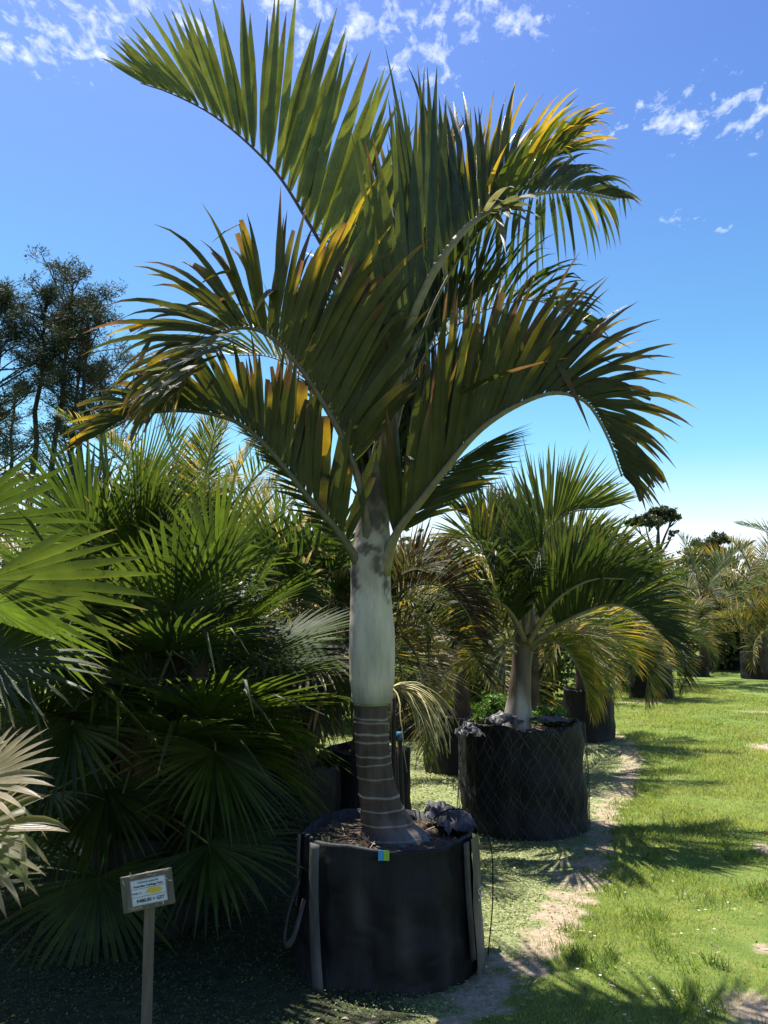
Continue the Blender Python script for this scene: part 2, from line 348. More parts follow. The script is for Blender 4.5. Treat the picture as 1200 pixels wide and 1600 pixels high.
for (tx, ty, tr_) in tc_:
    if not keep_lawn(np.array([tx]), np.array([ty]))[0]: continue
    q = 60; a = rng.random(q) * 6.283; rr_ = tr_ * np.sqrt(rng.random(q)); x = tx + np.cos(a) * rr_; y = ty + np.sin(a) * rr_; hh = rng.uniform(.03, .075, q); la = rng.random(q) * 6.283; ln = hh * rng.uniform(.3, 1.0, q); ww = .0022
    P = np.stack([x, y, 0 * x], -1); D = np.stack([np.cos(a + 1) * ww, np.sin(a + 1) * ww, 0 * a], -1); T = np.stack([np.cos(la) * ln, np.sin(la) * ln, hh], -1); mid = P + T * .55 + np.stack([0 * a, 0 * a, hh * .15], -1)
    vv.append(np.stack([P - D, P + D, mid + D * .7, P + T, mid - D * .7], 1).reshape(-1, 3)); t = rng.random(q)[:, None]; cc_.append(np.repeat(np.array([.09, .17, .03]) * (1 - t) + np.array([.22, .30, .08]) * t, 5, 0))
vv = np.vstack(vv); tag(quick('grass_tufts', vv, np.arange(len(vv)).reshape(-1, 5), np.vstack(cc_), M_GRASS), 'longer darker tufts standing up in the mown lawn', 'grass', kind='stuff')
m = 1500; y = 3.1 * (11 / 3.1) ** rng.random(m); x = rng.uniform(-.35, 1.0, m) * y * .55 + .4; s = .009 * rng.uniform(.4, 1.4, m)[:, None]; a = rng.random(m) * 6.283
d1 = np.stack([np.cos(a), np.sin(a), rng.uniform(-.3, .3, m)], -1); d2 = np.stack([-np.sin(a), np.cos(a), rng.uniform(-.3, .3, m)], -1); P = np.stack([x, y, hgt(x, y) + .014], -1)
t = rng.random(m)[:, None]; tag(quick('fallen_leaves', np.stack([P - d1 * s * 1.8, P - d2 * s * .5, P + d1 * s * 1.8, P + d2 * s * .5], 1).reshape(-1, 3), np.arange(m * 4).reshape(m, 4), np.repeat(np.array([.14, .09, .05]) * (1 - t) + np.array([.5, .42, .28]) * t, 4, 0), M_GRASS), 'small dry leaf scraps scattered over the grass and worn track', 'fallen leaves', kind='stuff')
# small-leaved ground cover and litter on the plant side
m = 150000
u = rng.random(m); y = 2.9 * (14 / 2.9) ** u; x = (rng.random(m) * 1.25 - .75) * y * .62
b, li = fields(x, y); r = rng.random(m); clump = .5 + .5 * np.sin(x * 5 + 2 * np.sin(y * 3)) * np.sin(y * 4.5 + x)
dk = np.clip((.55 - x) * 1.2, 0, 1) * np.clip((8 - y) / 2, 0, 1); k = (li > .3) & (r > b) & (rng.random(m) < (.35 + .65 * clump) * (1 - .45 * dk)); x, y = x[k], y[k]; m = len(x)  # dk: left side, where leaves are thinned and darkened to paint in shade
s = .0055 * np.clip(y / 4, .8, 2.2) * (.6 + .9 * rng.random(m)); a = rng.random(m) * 6.283
nrm = rng.normal(size=(m, 3)) * .45; nrm[:, 2] += 1
d1 = np.stack([np.cos(a), np.sin(a), 0 * a], -1); d2 = np.cross(nrm, d1); d2 /= np.linalg.norm(d2, axis=1)[:, None]; d1 = np.cross(d2, nrm); d1 /= np.linalg.norm(d1, axis=1)[:, None]
P = np.stack([x, y, hgt(x, y) + .004 + .02 * rng.random(m) * clump[k]], -1); S = s[:, None]
v = np.stack([P - d1 * S, P - d2 * S * .6, P + d1 * S, P + d2 * S * .6], 1).reshape(-1, 3)
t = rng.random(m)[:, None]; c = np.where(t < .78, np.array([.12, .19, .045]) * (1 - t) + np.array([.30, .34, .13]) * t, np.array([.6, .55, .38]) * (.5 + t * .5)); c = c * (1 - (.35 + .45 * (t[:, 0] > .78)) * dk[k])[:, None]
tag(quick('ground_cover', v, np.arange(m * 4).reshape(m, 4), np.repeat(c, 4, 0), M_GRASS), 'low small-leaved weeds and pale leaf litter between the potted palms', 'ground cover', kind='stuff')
# daisies
mb = MB(); rd = random.Random(3)
for i in range(46):
    px = rd.uniform(800, 1150); py = rd.uniform(1280, 1600); g = G(px, py)
    bb, ll = fields(g.x, g.y)
    if ll > .4 or bb > .4: continue
    c0 = V((g.x, g.y, .035)); k = 7; vs = [c0 + V((0, 0, .002))] + [c0 + V((math.cos(q * 6.283 / k) * .007, math.sin(q * 6.283 / k) * .007, .001 * (q % 2))) for q in range(k)]
    mb.add(vs, [(0, 1 + q, 1 + (q + 1) % k) for q in range(k)], (.75, .75, .7))
tag(mb.build('daisies', M_GRASS), 'scattered tiny white daisies in the lawn grass', 'flowers', kind='stuff')

# ------------------------------------------------------------------ palm fronds
def catmull(pts, n):
    P = [pts[0] * 2 - pts[1]] + pts + [pts[-1] * 2 - pts[-2]]; out = []
    k = len(pts) - 1
    for i in range(n + 1):
        u = i / n * k; j = min(int(u), k - 1); t = u - j; a, b, c, d = P[j:j + 4]
        out.append(.5 * ((2 * b) + (c - a) * t + (2 * a - 5 * b + 4 * c - d) * t * t + (3 * b - a - 3 * c + d) * t ** 3))
    L_ = [0]
    for i in range(n): L_.append(L_[-1] + (out[i + 1] - out[i]).length)
    res = []; j = 0                                   # resample evenly
    for i in range(n + 1):
        s = L_[-1] * i / n
        while j < n - 1 and L_[j + 1] < s: j += 1
        t = (s - L_[j]) / max(1e-9, L_[j + 1] - L_[j]); res.append(out[j].lerp(out[j + 1], min(1, t)))
    return res, L_[-1]
GREEN = (.055, .080, .016); GREEN2 = (.09, .115, .024); DARK = (.025, .045, .015); YEL = (.50, .32, .03); BRN = (.085, .05, .035); STRAW = (.46, .36, .24); GREY = (.30, .28, .25)
LPROF = lambda t: seg(t, ((0, .30), (.12, .75), (.35, 1), (.62, .82), (.82, .42), (.94, .16), (1, .02)))
CPROF = lambda t: seg(t, ((0, .30), (.12, .75), (.4, 1), (.93, .9), (1, .65)))
def frond(mb, pts, H, n=44, L_=.9, W=.06, a=(62, 45, 18), beta=(14, 20), t0=.22, droop=.15, tipdroop=0., yel=0., cut=0., brown=.25, base=GREEN, base2=GREEN2, rr=.014, rows=8, rd=random, prof=((0, .5), (.25, .95), (.5, 1), (.8, .72), (1, .42)), jit=5, rcol=(.17, .15, .075), sides=(-1, 1), straw=0., yelt=.5, wob=0., lenj=.08, pet=.65, blen=.78, kinks=.08):
    cur, RL = catmull(pts, 40)
    rads = [rr * (lerp(1.35, .25, i / 40) + pet * max(0, 1 - i / 6) ** 2) for i in range(41)]
    mb.tube(cur, rads, 7, rcol, 1)
    for s in sides:
        for i in range(n):
            t = t0 + (1 - t0) * ((i + rd.random() * .5) / n) ** .82; u = t * 39.99; j = int(u); p = cur[j].lerp(cur[j + 1], u - j)
            T = (cur[min(40, j + 1)] - cur[max(0, j - 1)]).normalized()
            Nn = T.cross(H); Nn.normalize(); B = T.cross(Nn).normalized()
            tt = (t - t0) / (1 - t0)
            al = R(seg(tt, ((0, a[0]), (.5, a[1]), (1, a[2]))) + rd.gauss(0, jit)); be = R(rd.gauss(lerp(beta[0], beta[1], tt), jit))
            d = T * math.cos(al) + (Nn * math.cos(be) + B * (s * math.sin(be))) * math.sin(al)
            l = L_ * seg(tt, prof) * (1 + rd.gauss(0, lenj)); g = droop + tipdroop * tt + abs(rd.gauss(0, .05 + .25 * tipdroop))
            iscut = rd.random() < cut
            if iscut: l *= rd.uniform(.6, .9)
            bc = mixc(base, base2, rd.random()); k = rd.uniform(.85, 1.15); bc = (bc[0] * k, bc[1] * k, bc[2] * k)
            iy = rd.random() < yel * (.35 + 1.0 * tt) ; ys = rd.uniform(yelt - .25, yelt + .25)
            ib = rd.random() < brown; bs = rd.uniform(blen, .96) if not iscut else rd.uniform(.78, .9)
            istr = rd.random() < straw
            bcol = mixc(BRN, (.2, .1, .07), rd.random())
            def cf(q):
                c = bc
                if iy: c = mixc(c, YEL, (q - ys) * 3.5 + .3)
                if istr: c = mixc(c, STRAW, (q - .1) * 2)
                if (ib or iscut) and q > bs: c = mixc(c, bcol, (q - bs) * 12)
                return c
            wv = T - d * T.dot(d)
            mb.strip(p + Nn * rr * .5, d, wv, l, W * lerp(1.05, .42, tt ** 1.2) * rd.uniform(.85, 1.1), rows, CPROF if iscut else LPROF, g, cf, .32, rd.gauss(0, .35), 0, wob=wob, kink=rd.uniform(.45, .85) if rd.random() < kinks * (.4 + tt) else 0.)
    return mb
def frond_obj(parent, pts, H, label=None, name='frond', lm=None, **kw):
    mb = MB(); frond(mb, pts, H, **kw); o = mb.build(name, [lm or M_LEAF, M_RACH], parent)
    if label: o['label'] = label
    return o
def ringed(mb, ctr, rad, n=28, ringpos=None, colA=(.085, .065, .05), colB=(.26, .235, .20), rd=random, flat=None):
    """lathe up a list of centres; ringpos: pale leaf scars"""
    pass

# ------------------------------------------------------------------ MAIN PALM
YM = 4.25
mbx, mby = .04, 4.25
main = empty('palm_tree', (mbx, mby, .55), 'tall palm with ringed trunk and swollen pale crownshaft in the nearest black bag', 'palm tree')
def A(px, py, dy=0): return at(px, py, YM + dy)
def stem(name, prof, mat_, parent, colf, n=36, sub=6, wobble=.0, Y0=None):
    """prof: list of (px centre, py, width px, dy)"""
    rows = []
    k = len(prof) - 1; steps = k * sub
    for i in range(steps + 1):
        u = i / steps * k; j = min(int(u), k - 1); t = u - j; t2 = t * t * (3 - 2 * t)
        a, b = prof[j], prof[j + 1]
        px = lerp(a[0], b[0], t); py = lerp(a[1], b[1], t); wd = lerp(a[2], b[2], t2); dy = lerp(a[3], b[3], t)
        Y_ = (Y0 or YM) + dy; rows.append((at(px, py, Y_), wd / F * Y_ / 2, i / steps))
    mb = MB(); vs = []; cs = []; fs = []
    for (c, r, t) in rows:
        for q in range(n):
            th = 2 * math.pi * q / n; rr = r * (1 + wobble * (math.sin(th * 3 + c.z * 5) + .6 * math.sin(th * 7 - c.z * 9)))
            cc, dr = colf(t, th, c.z); rr += dr
            vs.append(c + V((math.cos(th) * rr, math.sin(th) * rr, 0))); cs.append(cc)
    for i in range(len(rows) - 1):
        for q in range(n): fs.append((i * n + q, i * n + (q + 1) % n, (i + 1) * n + (q + 1) % n, (i + 1) * n + q))
    fs.append(tuple((len(rows) - 1) * n + q for q in range(n)))
    mb.add(vs, fs, cs); return mb.build(name, mat_, parent)
rd = random.Random(11)
zr = []; z = .60
for yy in (1318, 1303, 1285, 1262, 1242, 1214, 1193, 1180, 1158, 1147, 1128, 1121): zr.append((A(590, yy).z, rd.uniform(.003, .005), rd.uniform(.7, 1), rd.uniform(-.008, .008), rd.uniform(0, 6.28)))
def trunk_col(t, th, z):
    s = 0; 
    for (zz, wd, st, tilt, ph) in zr:
        s = max(s, st * math.exp(-((z - zz - tilt * math.cos(th - ph) - .0016 * math.sin(th * 5 + ph)) / wd) ** 2))
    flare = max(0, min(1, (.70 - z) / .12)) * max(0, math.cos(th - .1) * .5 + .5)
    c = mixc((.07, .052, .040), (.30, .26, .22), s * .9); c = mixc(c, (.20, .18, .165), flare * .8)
    fib = .5 + .5 * math.sin(th * 37 + z * 11); c = mixc(c, (c[0] * .7, c[1] * .7, c[2] * .7), fib * .5)
    return c, s * .003
stem('trunk', [(634, 1345, 150, 0), (628, 1325, 128, 0), (619, 1308, 104, 0), (605, 1285, 78, 0), (594, 1252, 62, 0), (587, 1215, 54, 0), (582, 1170, 52, 0), (580, 1130, 52, 0), (580, 1100, 53, 0)], M_BARK, main, trunk_col, 48, 40)
def shaft_col(t, th, z):
    u = (z - A(580, 1100).z) / (A(580, 860).z - A(580, 1100).z); ph = (th + math.pi / 2 + math.pi) % (2 * math.pi) - math.pi
    nz = math.sin(z * 61 + th * 7) * .5 + math.sin(z * 137 - th * 13) * .3 + math.sin(th * 29 + z * 31) * .2
    c = (.47, .40, .32)
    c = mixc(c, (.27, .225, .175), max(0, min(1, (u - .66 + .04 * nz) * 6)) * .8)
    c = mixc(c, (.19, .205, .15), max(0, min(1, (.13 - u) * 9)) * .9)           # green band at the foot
    c = mixc(c, (.22, .25, .19), .5 * math.exp(-((ph - .1) / .5) ** 2) * math.exp(-((u - .35) / .2) ** 2))
    def blot(p0, u0, pw, uw): return max(0, min(1, 1.9 * math.exp(-((ph - p0 - .15 * nz) / pw) ** 2 - ((u - u0 + .03 * nz) / uw) ** 2) - .55 + .25 * nz))
    k = max(blot(-.95, .80, .38, .13), blot(.35, .90, .40, .09), blot(.9, .80, .25, .16), blot(-.1, 1.0, .9, .04), blot(2.6, .85, .6, .15))
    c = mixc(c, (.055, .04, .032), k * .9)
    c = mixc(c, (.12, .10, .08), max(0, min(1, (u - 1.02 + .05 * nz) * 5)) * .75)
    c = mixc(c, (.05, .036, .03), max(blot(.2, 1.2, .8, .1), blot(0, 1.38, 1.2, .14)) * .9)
    return c, .0015 * nz * max(0, min(1, (u - .6) * 3)) - .002 * k
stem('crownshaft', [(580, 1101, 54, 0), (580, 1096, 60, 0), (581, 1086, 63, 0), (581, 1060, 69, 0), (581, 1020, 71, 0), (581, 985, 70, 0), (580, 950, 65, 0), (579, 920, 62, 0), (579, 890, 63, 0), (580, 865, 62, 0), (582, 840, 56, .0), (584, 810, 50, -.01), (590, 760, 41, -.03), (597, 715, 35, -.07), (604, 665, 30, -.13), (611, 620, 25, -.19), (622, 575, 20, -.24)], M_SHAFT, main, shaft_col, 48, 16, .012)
mb = MB()   # papery dark sheath remains around the petiole bases
for k_ in range(26):
    px = rd.uniform(560, 610); py = rd.uniform(740, 860); th = rd.uniform(3.4, 6.0)
    p = A(px, py); r = .085 + rd.uniform(-.008, .005); c0 = A(583, py); p = c0 + V((math.cos(th) * r * .75, math.sin(th) * r * .75, 0))
    bc = mixc((.06, .04, .03), (.26, .20, .14), rd.random() ** 2)
    mb.strip(p, V((rd.gauss(0, .3), -.1, -1 if rd.random() < .6 else 1)), V((-math.sin(th), math.cos(th), 0)), rd.uniform(.05, .14), rd.uniform(.02, .05), 5, lambda t: 1 - t * .6, .1, lambda t: bc, .2, wob=.6)
mb.build('sheath_scraps', M_BARK, main)
YH = V((0, 1, 0))
def mfrond(pp, side, seed, label=None, name='frond', **kw):
    H = YH * side
    H = (H + V((kw.pop('hx', 0), 0, 0))).normalized()
    return frond_obj(main, [A(*p) for p in pp], H, label, name, rd=random.Random(seed), **kw)
G1 = (.060, .080, .017); G2 = (.09, .108, .022)
# back fronds first
mfrond([(592, 740, .05), (585, 600, .2), (600, 460, .4), (640, 350, .55), (700, 250, .7)], 1, 41, n=56, L_=.92, a=(30, 32, 15), W=.048, beta=(20, 24), yel=.35, base=DARK, base2=GREEN, rr=.012)
mfrond([(600, 740, .05), (640, 600, .3), (700, 520, .5), (770, 480, .6), (840, 470, .6), (900, 500, .6)], 1, 42, n=52, L_=.62, a=(70, 60, 20), W=.036, beta=(35, 45), droop=.35, tipdroop=.3, base=DARK, base2=GREEN, rr=.011)
mfrond([(592, 760, .05), (560, 660, .35), (500, 610, .6), (430, 560, .8), (360, 555, .9)], -1, 43, n=40, L_=.7, a=(70, 55, 20), W=.04, beta=(30, 40), droop=.3, yel=.15, base=GREEN, rr=.011)
mfrond([(598, 720, .05), (640, 560, .25), (700, 420, .45), (760, 320, .5), (820, 260, .5), (890, 240, .5)], 1, 44, 'frond with bright yellow leaflet tips at upper right', n=44, L_=.80, a=(28, 34, 14), W=.055, beta=(15, 25), yel=.7, yelt=.55, droop=.2, tipdroop=.3, base=GREEN, rr=.011)
mfrond([(602, 740, .1), (625, 640, .2), (660, 560, .3), (700, 500, .35), (760, 460, .35)], 1, 45, n=50, L_=.7, a=(40, 45, 20), W=.04, beta=(20, 30), droop=.1, base=DARK, base2=G1, rr=.011)
mfrond([(602, 800, .1), (640, 700, .3), (690, 630, .4), (750, 590, .4)], 1, 46, n=44, L_=.6, a=(35, 40, 20), W=.04, beta=(15, 25), droop=.05, base=DARK, base2=G1, rr=.011)
# A: upper left
mfrond([(596, 740, 0), (588, 620, .03), (565, 510, .03), (525, 425, 0), (480, 345, -.02), (425, 262, -.02), (343, 187, 0), (272, 148, .02), (220, 130, .05)], -1, 1, kinks=.02, n=29, L_=1.10, a=(48, 44, 14), W=.080, beta=(6, 8), t0=.30, droop=.02, base=(.14, .165, .03), base2=(.20, .22, .04), rr=.013, brown=.3, jit=2.2, prof=((0, .8), (.2, 1), (.45, 1.0), (.7, .8), (.88, .5), (1, .3)), lenj=.03, rcol=(.06, .045, .05))
# B: central rachis, arching right
mfrond([(596, 760, -.02), (606, 660, -.16), (625, 560, -.26), (655, 470, -.30), (700, 390, -.30), (755, 335, -.1), (830, 305, .15), (900, 300, .35), (962, 312, .5)], 1, 2, n=66, L_=1.12, a=(20, 42, 12), W=.056, beta=(6, 22), t0=.20, droop=.03, tipdroop=.6, yel=.12, base=(.045, .065, .024), base2=(.075, .09, .022), rr=.024, brown=.25, jit=3.5, prof=((0, .95), (.2, 1), (.45, .92), (.7, .55), (.88, .4), (1, .22)), sides=(1,), rcol=(.19, .155, .085))
mfrond([(606, 690, -.05), (625, 560, -.11), (655, 470, -.27), (700, 390, -.28), (755, 335, -.08), (830, 307, .17), (900, 302, .37), (955, 314, .5)], 1, 3, 'lower leaflets of the central frond drooping and shining white', name='drooping_leaflets', n=40, L_=.8, a=(62, 70, 20), W=.046, beta=(85, 120), t0=.42, droop=.42, tipdroop=.6, base=(.05, .08, .03), base2=G1, rr=.004, sides=(-1,), prof=((0, .6), (.35, .8), (.6, .8), (.85, .6), (1, .35)), yel=.1, lenj=.15)
# spray rising at the right of B
mfrond([(610, 700, .02), (660, 520, .02), (720, 400, .05), (790, 320, .05), (860, 250, .05), (915, 200, .05)], 1, 4, n=30, L_=.55, a=(30, 24, 12), W=.05, beta=(30, 50), t0=.45, yel=.45, droop=.15, tipdroop=.6, base=G1, rr=.01, lenj=.18)
# D: middle left, arching over, burnt tips
mfrond([(580, 868, -.03), (566, 775, -.13), (540, 695, -.20), (505, 630, -.25), (465, 570, -.3), (425, 528, -.33), (385, 512, -.35), (340, 525, -.35), (305, 570, -.35), (280, 615, -.33)], -1, 5, 'left middle frond with scorched brown blunt leaflet tips', pet=1.6, blen=.62, n=68, L_=.84, a=(56, 58, 34), W=.053, beta=(8, 20), t0=.26, droop=.03, tipdroop=.6, yel=.45, yelt=.75, cut=.3, brown=.6, base=(.055, .062, .016), base2=(.10, .10, .024), rr=.018, jit=3.5, prof=((0, .62), (.2, .92), (.42, .98), (.6, .78), (.8, .66), (1, .5)), lenj=.09, rcol=(.10, .08, .06))
mfrond([(470, 575, -.3), (425, 528, -.33), (385, 512, -.35), (340, 525, -.37), (305, 570, -.38), (280, 620, -.35)], -1, 6, 'outer leaflets drooping and glinting silver', name='drooping_leaflets', n=24, L_=.5, a=(60, 48, 20), W=.036, beta=(55, 75), t0=.2, droop=.35, tipdroop=.5, base=(.09, .11, .035), base2=(.15, .14, .05), rr=.003, sides=(1,), straw=.2, brown=.5, lenj=.2)
# E: lower left
mfrond([(570, 895, -.03), (530, 832, -.10), (480, 775, -.13), (430, 712, -.15), (380, 665, -.15), (320, 645, -.15), (255, 643, -.12), (200, 655, -.1), (150, 684, -.08)], -1, 7, 'lowest left frond with brown torn leaflets and a yellowing tip', pet=1.3, blen=.6, n=66, L_=.62, a=(50, 42, 12), W=.052, beta=(10, 22), t0=.10, droop=.04, tipdroop=.3, yel=.55, yelt=.7, cut=.42, brown=.6, base=(.045, .06, .016), base2=(.07, .08, .02), rr=.016, jit=4, prof=((0, .9), (.2, 1.1), (.45, .8), (.62, .7), (.8, .62), (1, .4)), lenj=.12, rcol=(.09, .08, .04))
# G: big right frond
mfrond([(596, 895, -.03), (620, 832, -.10), (660, 780, -.15), (705, 722, -.2), (750, 672, -.24), (805, 635, -.27), (865, 614, -.28), (915, 628, -.28), (948, 680, -.26), (972, 745, -.24)], 1, 8, 'large right frond arching over with purple brown and gold tips', pet=1.5, blen=.5, n=78, L_=.84, a=(33, 34, 30), W=.050, beta=(7, 20), t0=.11, droop=.02, tipdroop=.40, yel=.5, yelt=.66, cut=.36, brown=.7, base=(.045, .055, .016), base2=(.075, .08, .02), rr=.018, jit=3.5, prof=((0, .8), (.22, 1.1), (.45, .95), (.65, .74), (.85, .50), (1, .26)), lenj=.08, rcol=(.16, .13, .07))
# H: the leaflets fanning out on the far side of the right frond's foot
mfrond([(600, 880, -.02), (625, 825, .0), (665, 772, .05), (710, 725, .1), (760, 690, .12)], -1, 9, n=46, L_=.44, a=(30, 40, 14), W=.024, beta=(10, 40), t0=.2, droop=.03, yel=.12, base=G1, base2=(.10, .13, .03), rr=.011, jit=4, brown=.1, prof=((0, .5), (.3, .9), (.6, 1), (1, .6)))
mfrond([(566, 890, .0), (530, 832, .02), (482, 776, .03), (432, 716, .03), (385, 672, .03)], 1, 13, name='lower_leaflets', n=40, L_=.22, a=(35, 30, 14), W=.014, beta=(10, 40), t0=.1, droop=.1, base=DARK, base2=G1, rr=.005, jit=6)
mfrond([(590, 850, .08), (580, 780, .2), (565, 710, .3), (540, 640, .4), (505, 590, .5)], -1, 14, n=50, L_=.62, a=(38, 45, 15), W=.034, beta=(15, 40), t0=.05, droop=.05, base=DARK, base2=G1, rr=.012)
mfrond([(598, 850, .08), (612, 770, .2), (630, 690, .3), (660, 620, .4)], 1, 15, n=50, L_=.55, a=(30, 40, 15), W=.034, beta=(15, 40), t0=.05, droop=.05, base=DARK, base2=G1, rr=.012)
mfrond([(590, 830, .15), (592, 740, .3), (598, 660, .45), (606, 580, .6)], 1, 16, n=50, L_=.5, a=(30, 40, 15), W=.034, beta=(50, 60), t0=.05, droop=.05, base=DARK, base2=G1, rr=.012)
# centre fill pointing up and away / toward
mfrond([(594, 760, .1), (600, 640, .4), (610, 540, .8), (640, 460, 1.1)], 1, 10, n=34, L_=.9, a=(50, 40, 15), W=.05, beta=(30, 35), base=DARK, base2=G1, rr=.012)
mfrond([(588, 780, .1), (560, 700, .4), (520, 640, .7), (480, 640, .9)], -1, 12, n=34, L_=.55, a=(60, 50, 15), W=.045, beta=(30, 40), base=DARK, base2=G1, rr=.012, droop=.2)

# hanging leaflets that catch the sun
def glints(px0, py0, dy0, px1, py1, dy1, n, L_, W, dirs, seed, g=.3, name='sunlit_leaflets'):
    rq_ = random.Random(seed); mb = MB(); a_ = A(px0, py0, dy0); b_ = A(px1, py1, dy1)
    for i in range(n):
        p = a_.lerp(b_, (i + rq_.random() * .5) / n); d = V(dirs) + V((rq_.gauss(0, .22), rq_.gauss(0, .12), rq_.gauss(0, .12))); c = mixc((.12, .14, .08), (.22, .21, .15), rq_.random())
        mb.strip(p, d, V((1, rq_.gauss(0, .15), rq_.gauss(0, .15))), L_ * rq_.uniform(.7, 1.1), W * rq_.uniform(.7, 1.1), 9, LPROF, g, lambda t: c, .18, rq_.gauss(0, .25))
    o = mb.build(name, [M_FAN], main); o['label'] = 'leaflets hanging towards the viewer and shining silver white'; return o
glints(755, 335, -.12, 800, 325, .0, 12, .62, .055, (.12, -.75, -.35), 5, .32)
glints(380, 520, -.36, 290, 600, -.36, 16, .46, .045, (-.55, -.55, -.30), 6, .3)
glints(560, 470, -.3, 620, 500, -.3, 3, .2, .035, (.3, -.8, .1), 7, .3)
# small tags
mb = MB(); mb.box(Matrix.Translation(A(577, 1111) + V((0, -.084, 0))), .032, .003, .012, (.45, .2, .08))
tag(mb.build('trunk_tag', M_PAPER), 'tiny orange oval tag on the trunk just below the pale crownshaft', 'tag')

# ------------------------------------------------------------------ planter bags
def sqf(th, k): return 1 + k * (.94 * (math.cos(th) ** 4 + math.sin(th) ** 4) ** -.25 - 1)
def bag(name, cx, cy, r, h, label, seed=0, parts=True, group=None, flare=.04, pleat=.02, rim_jit=.015, z0=0, n=72, square=.0, soil_drop=.05, dusty=.5, twist=0.):
    rd = random.Random(seed); e = empty(name, (cx, cy, 0), label, 'planter bag', group)
    mb = MB(); rows = 48 if n > 60 else 22; vs = []; cs = []; fs = []
    ph = [rd.uniform(0, 6.28) for _ in range(6)]
    def rad(th, t):
        sq = sqf(th, square)
        p = pleat * (math.sin(5 * th + ph[0] + t * .8) * .5 + .45 * math.sin(11 * th + ph[1] - t * 1.1) + .35 * math.sin(19 * th + ph[2] + t * 2))
        sag = flare * (1 - t) + .02 * math.sin(t * 9 + 3 * th + ph[3]) * (1 - t) + .012 * math.sin(t * 14 + ph[4] + 2 * th)
        p += pleat * 1.6 * (max(0, math.sin(4 * th + ph[4])) ** 8 - max(0, math.sin(7 * th + ph[0] - t * .6)) ** 10) + pleat * .5 * math.sin(t * 17 + 5 * th + ph[2]) * math.sin(9 * th)
        q1 = mn.noise(V((math.cos(th) * 3.2 + seed, math.sin(th) * 3.2, t * .9 + seed))); q2 = mn.noise(V((math.cos(th) * 9 + seed, math.sin(th) * 9 + t * 2.2, t * 2.6)))
        q3 = abs(mn.noise(V((math.cos(th) * 6 - seed + t * 1.5, math.sin(th) * 6 - t * 1.2, t * 4.5))))
        p += pleat * (1.3 * q1 + .9 * q2 - 1.5 * max(0, .16 - q3) * 4 * (1 - .5 * t))
        return r * (sq + sag + p * (1 - .3 * t))
    rim = [h + rim_jit * (math.sin(3 * q / n * 6.283 + ph[5]) + .5 * math.sin(9 * q / n * 6.283 + ph[1])) for q in range(n)]
    for i in range(rows + 1):
        t = i / rows
        for q in range(n):
            th = 2 * math.pi * q / n; rr = rad(th, t)
            vs.append(V((cx + rr * math.cos(th), cy + rr * math.sin(th), -.015 + (rim[q] + .015) * t)))
            d = (.5 + .5 * math.sin(13 * th + ph[3])) * (.5 + .5 * math.sin(t * 5 + th * 2 + ph[2]))
            cs.append(mixc((.0065, .007, .009), (.05, .05, .048), dusty * d ** 3 * (.3 + .7 * t) + (.25 * (1 - t) ** 6)))
    for q in range(n):     # turned-in hem
        th = 2 * math.pi * q / n; rr = rad(th, 1) - .012
        vs.append(V((cx + rr * math.cos(th), cy + rr * math.sin(th), rim[q] + .004))); cs.append((.03, .03, .033))
    for q in range(n):
        th = 2 * math.pi * q / n; rr = rad(th, 1) - .02
        vs.append(V((cx + rr * math.cos(th), cy + rr * math.sin(th), rim[q] - .14))); cs.append((.01, .01, .012))
    for i in range(rows + 2):
        for q in range(n): fs.append((i * n + q, i * n + (q + 1) % n, (i + 1) * n + (q + 1) % n, (i + 1) * n + q))
    mb.add(vs, fs, cs); mb.build('bag', M_BAG, e)
    mb = MB(); vs = [V((cx, cy, h - soil_drop + .02))]; cs = [(.05, .035, .022)]; fs = []; kk = 8
    for i in range(1, kk + 1):
        for q in range(40):
            th = 2 * math.pi * q / 40; rr = r * .985 * i / kk
            vs.append(V((cx + rr * math.cos(th), cy + rr * math.sin(th), h - soil_drop + rd.uniform(-.01, .014)))); cs.append(mixc((.03, .02, .014), (.10, .075, .05), rd.random()))
    for q in range(40): fs.append((0, 1 + q, 1 + (q + 1) % 40))
    for i in range(kk - 1):
        for q in range(40): a_ = 1 + i * 40; fs.append((a_ + q, a_ + 40 + q, a_ + 40 + (q + 1) % 40, a_ + (q + 1) % 40))
    mb.add(vs, fs, cs); mb.build('soil', M_SOIL, e)
    return e
BX, BY, BR, BH = .02, 4.24, .43, .61
b1 = bag('planter_bag', BX, BY, BR, BH, 'nearest large black fabric bag holding the tall palm, with straps at its left', 4, pleat=.026, flare=.055, dusty=.9, square=.5, rim_jit=.009, n=120)
def crumple(mb, c, sx, sy, sz, seed, col=(.03, .03, .035), col2=(.10, .10, .105), n=14):
    rd = random.Random(seed); vs = []; cs = []; fs = []
    for i in range(n):
        for j in range(n):
            u = i / (n - 1) - .5; v_ = j / (n - 1) - .5
            vs.append(c + V((u * sx + rd.gauss(0, sx * .03), v_ * sy + rd.gauss(0, sy * .03), sz * (1 - 4 * max(u * u, v_ * v_)) + rd.gauss(0, sz * .16)))); cs.append(mixc(col, col2, rd.random() ** 3))
    for i in range(n - 1):
        for j in range(n - 1): a_ = i * n + j; fs.append((a_, a_ + 1, a_ + n + 1, a_ + n))
    mb.add(vs, fs, cs)
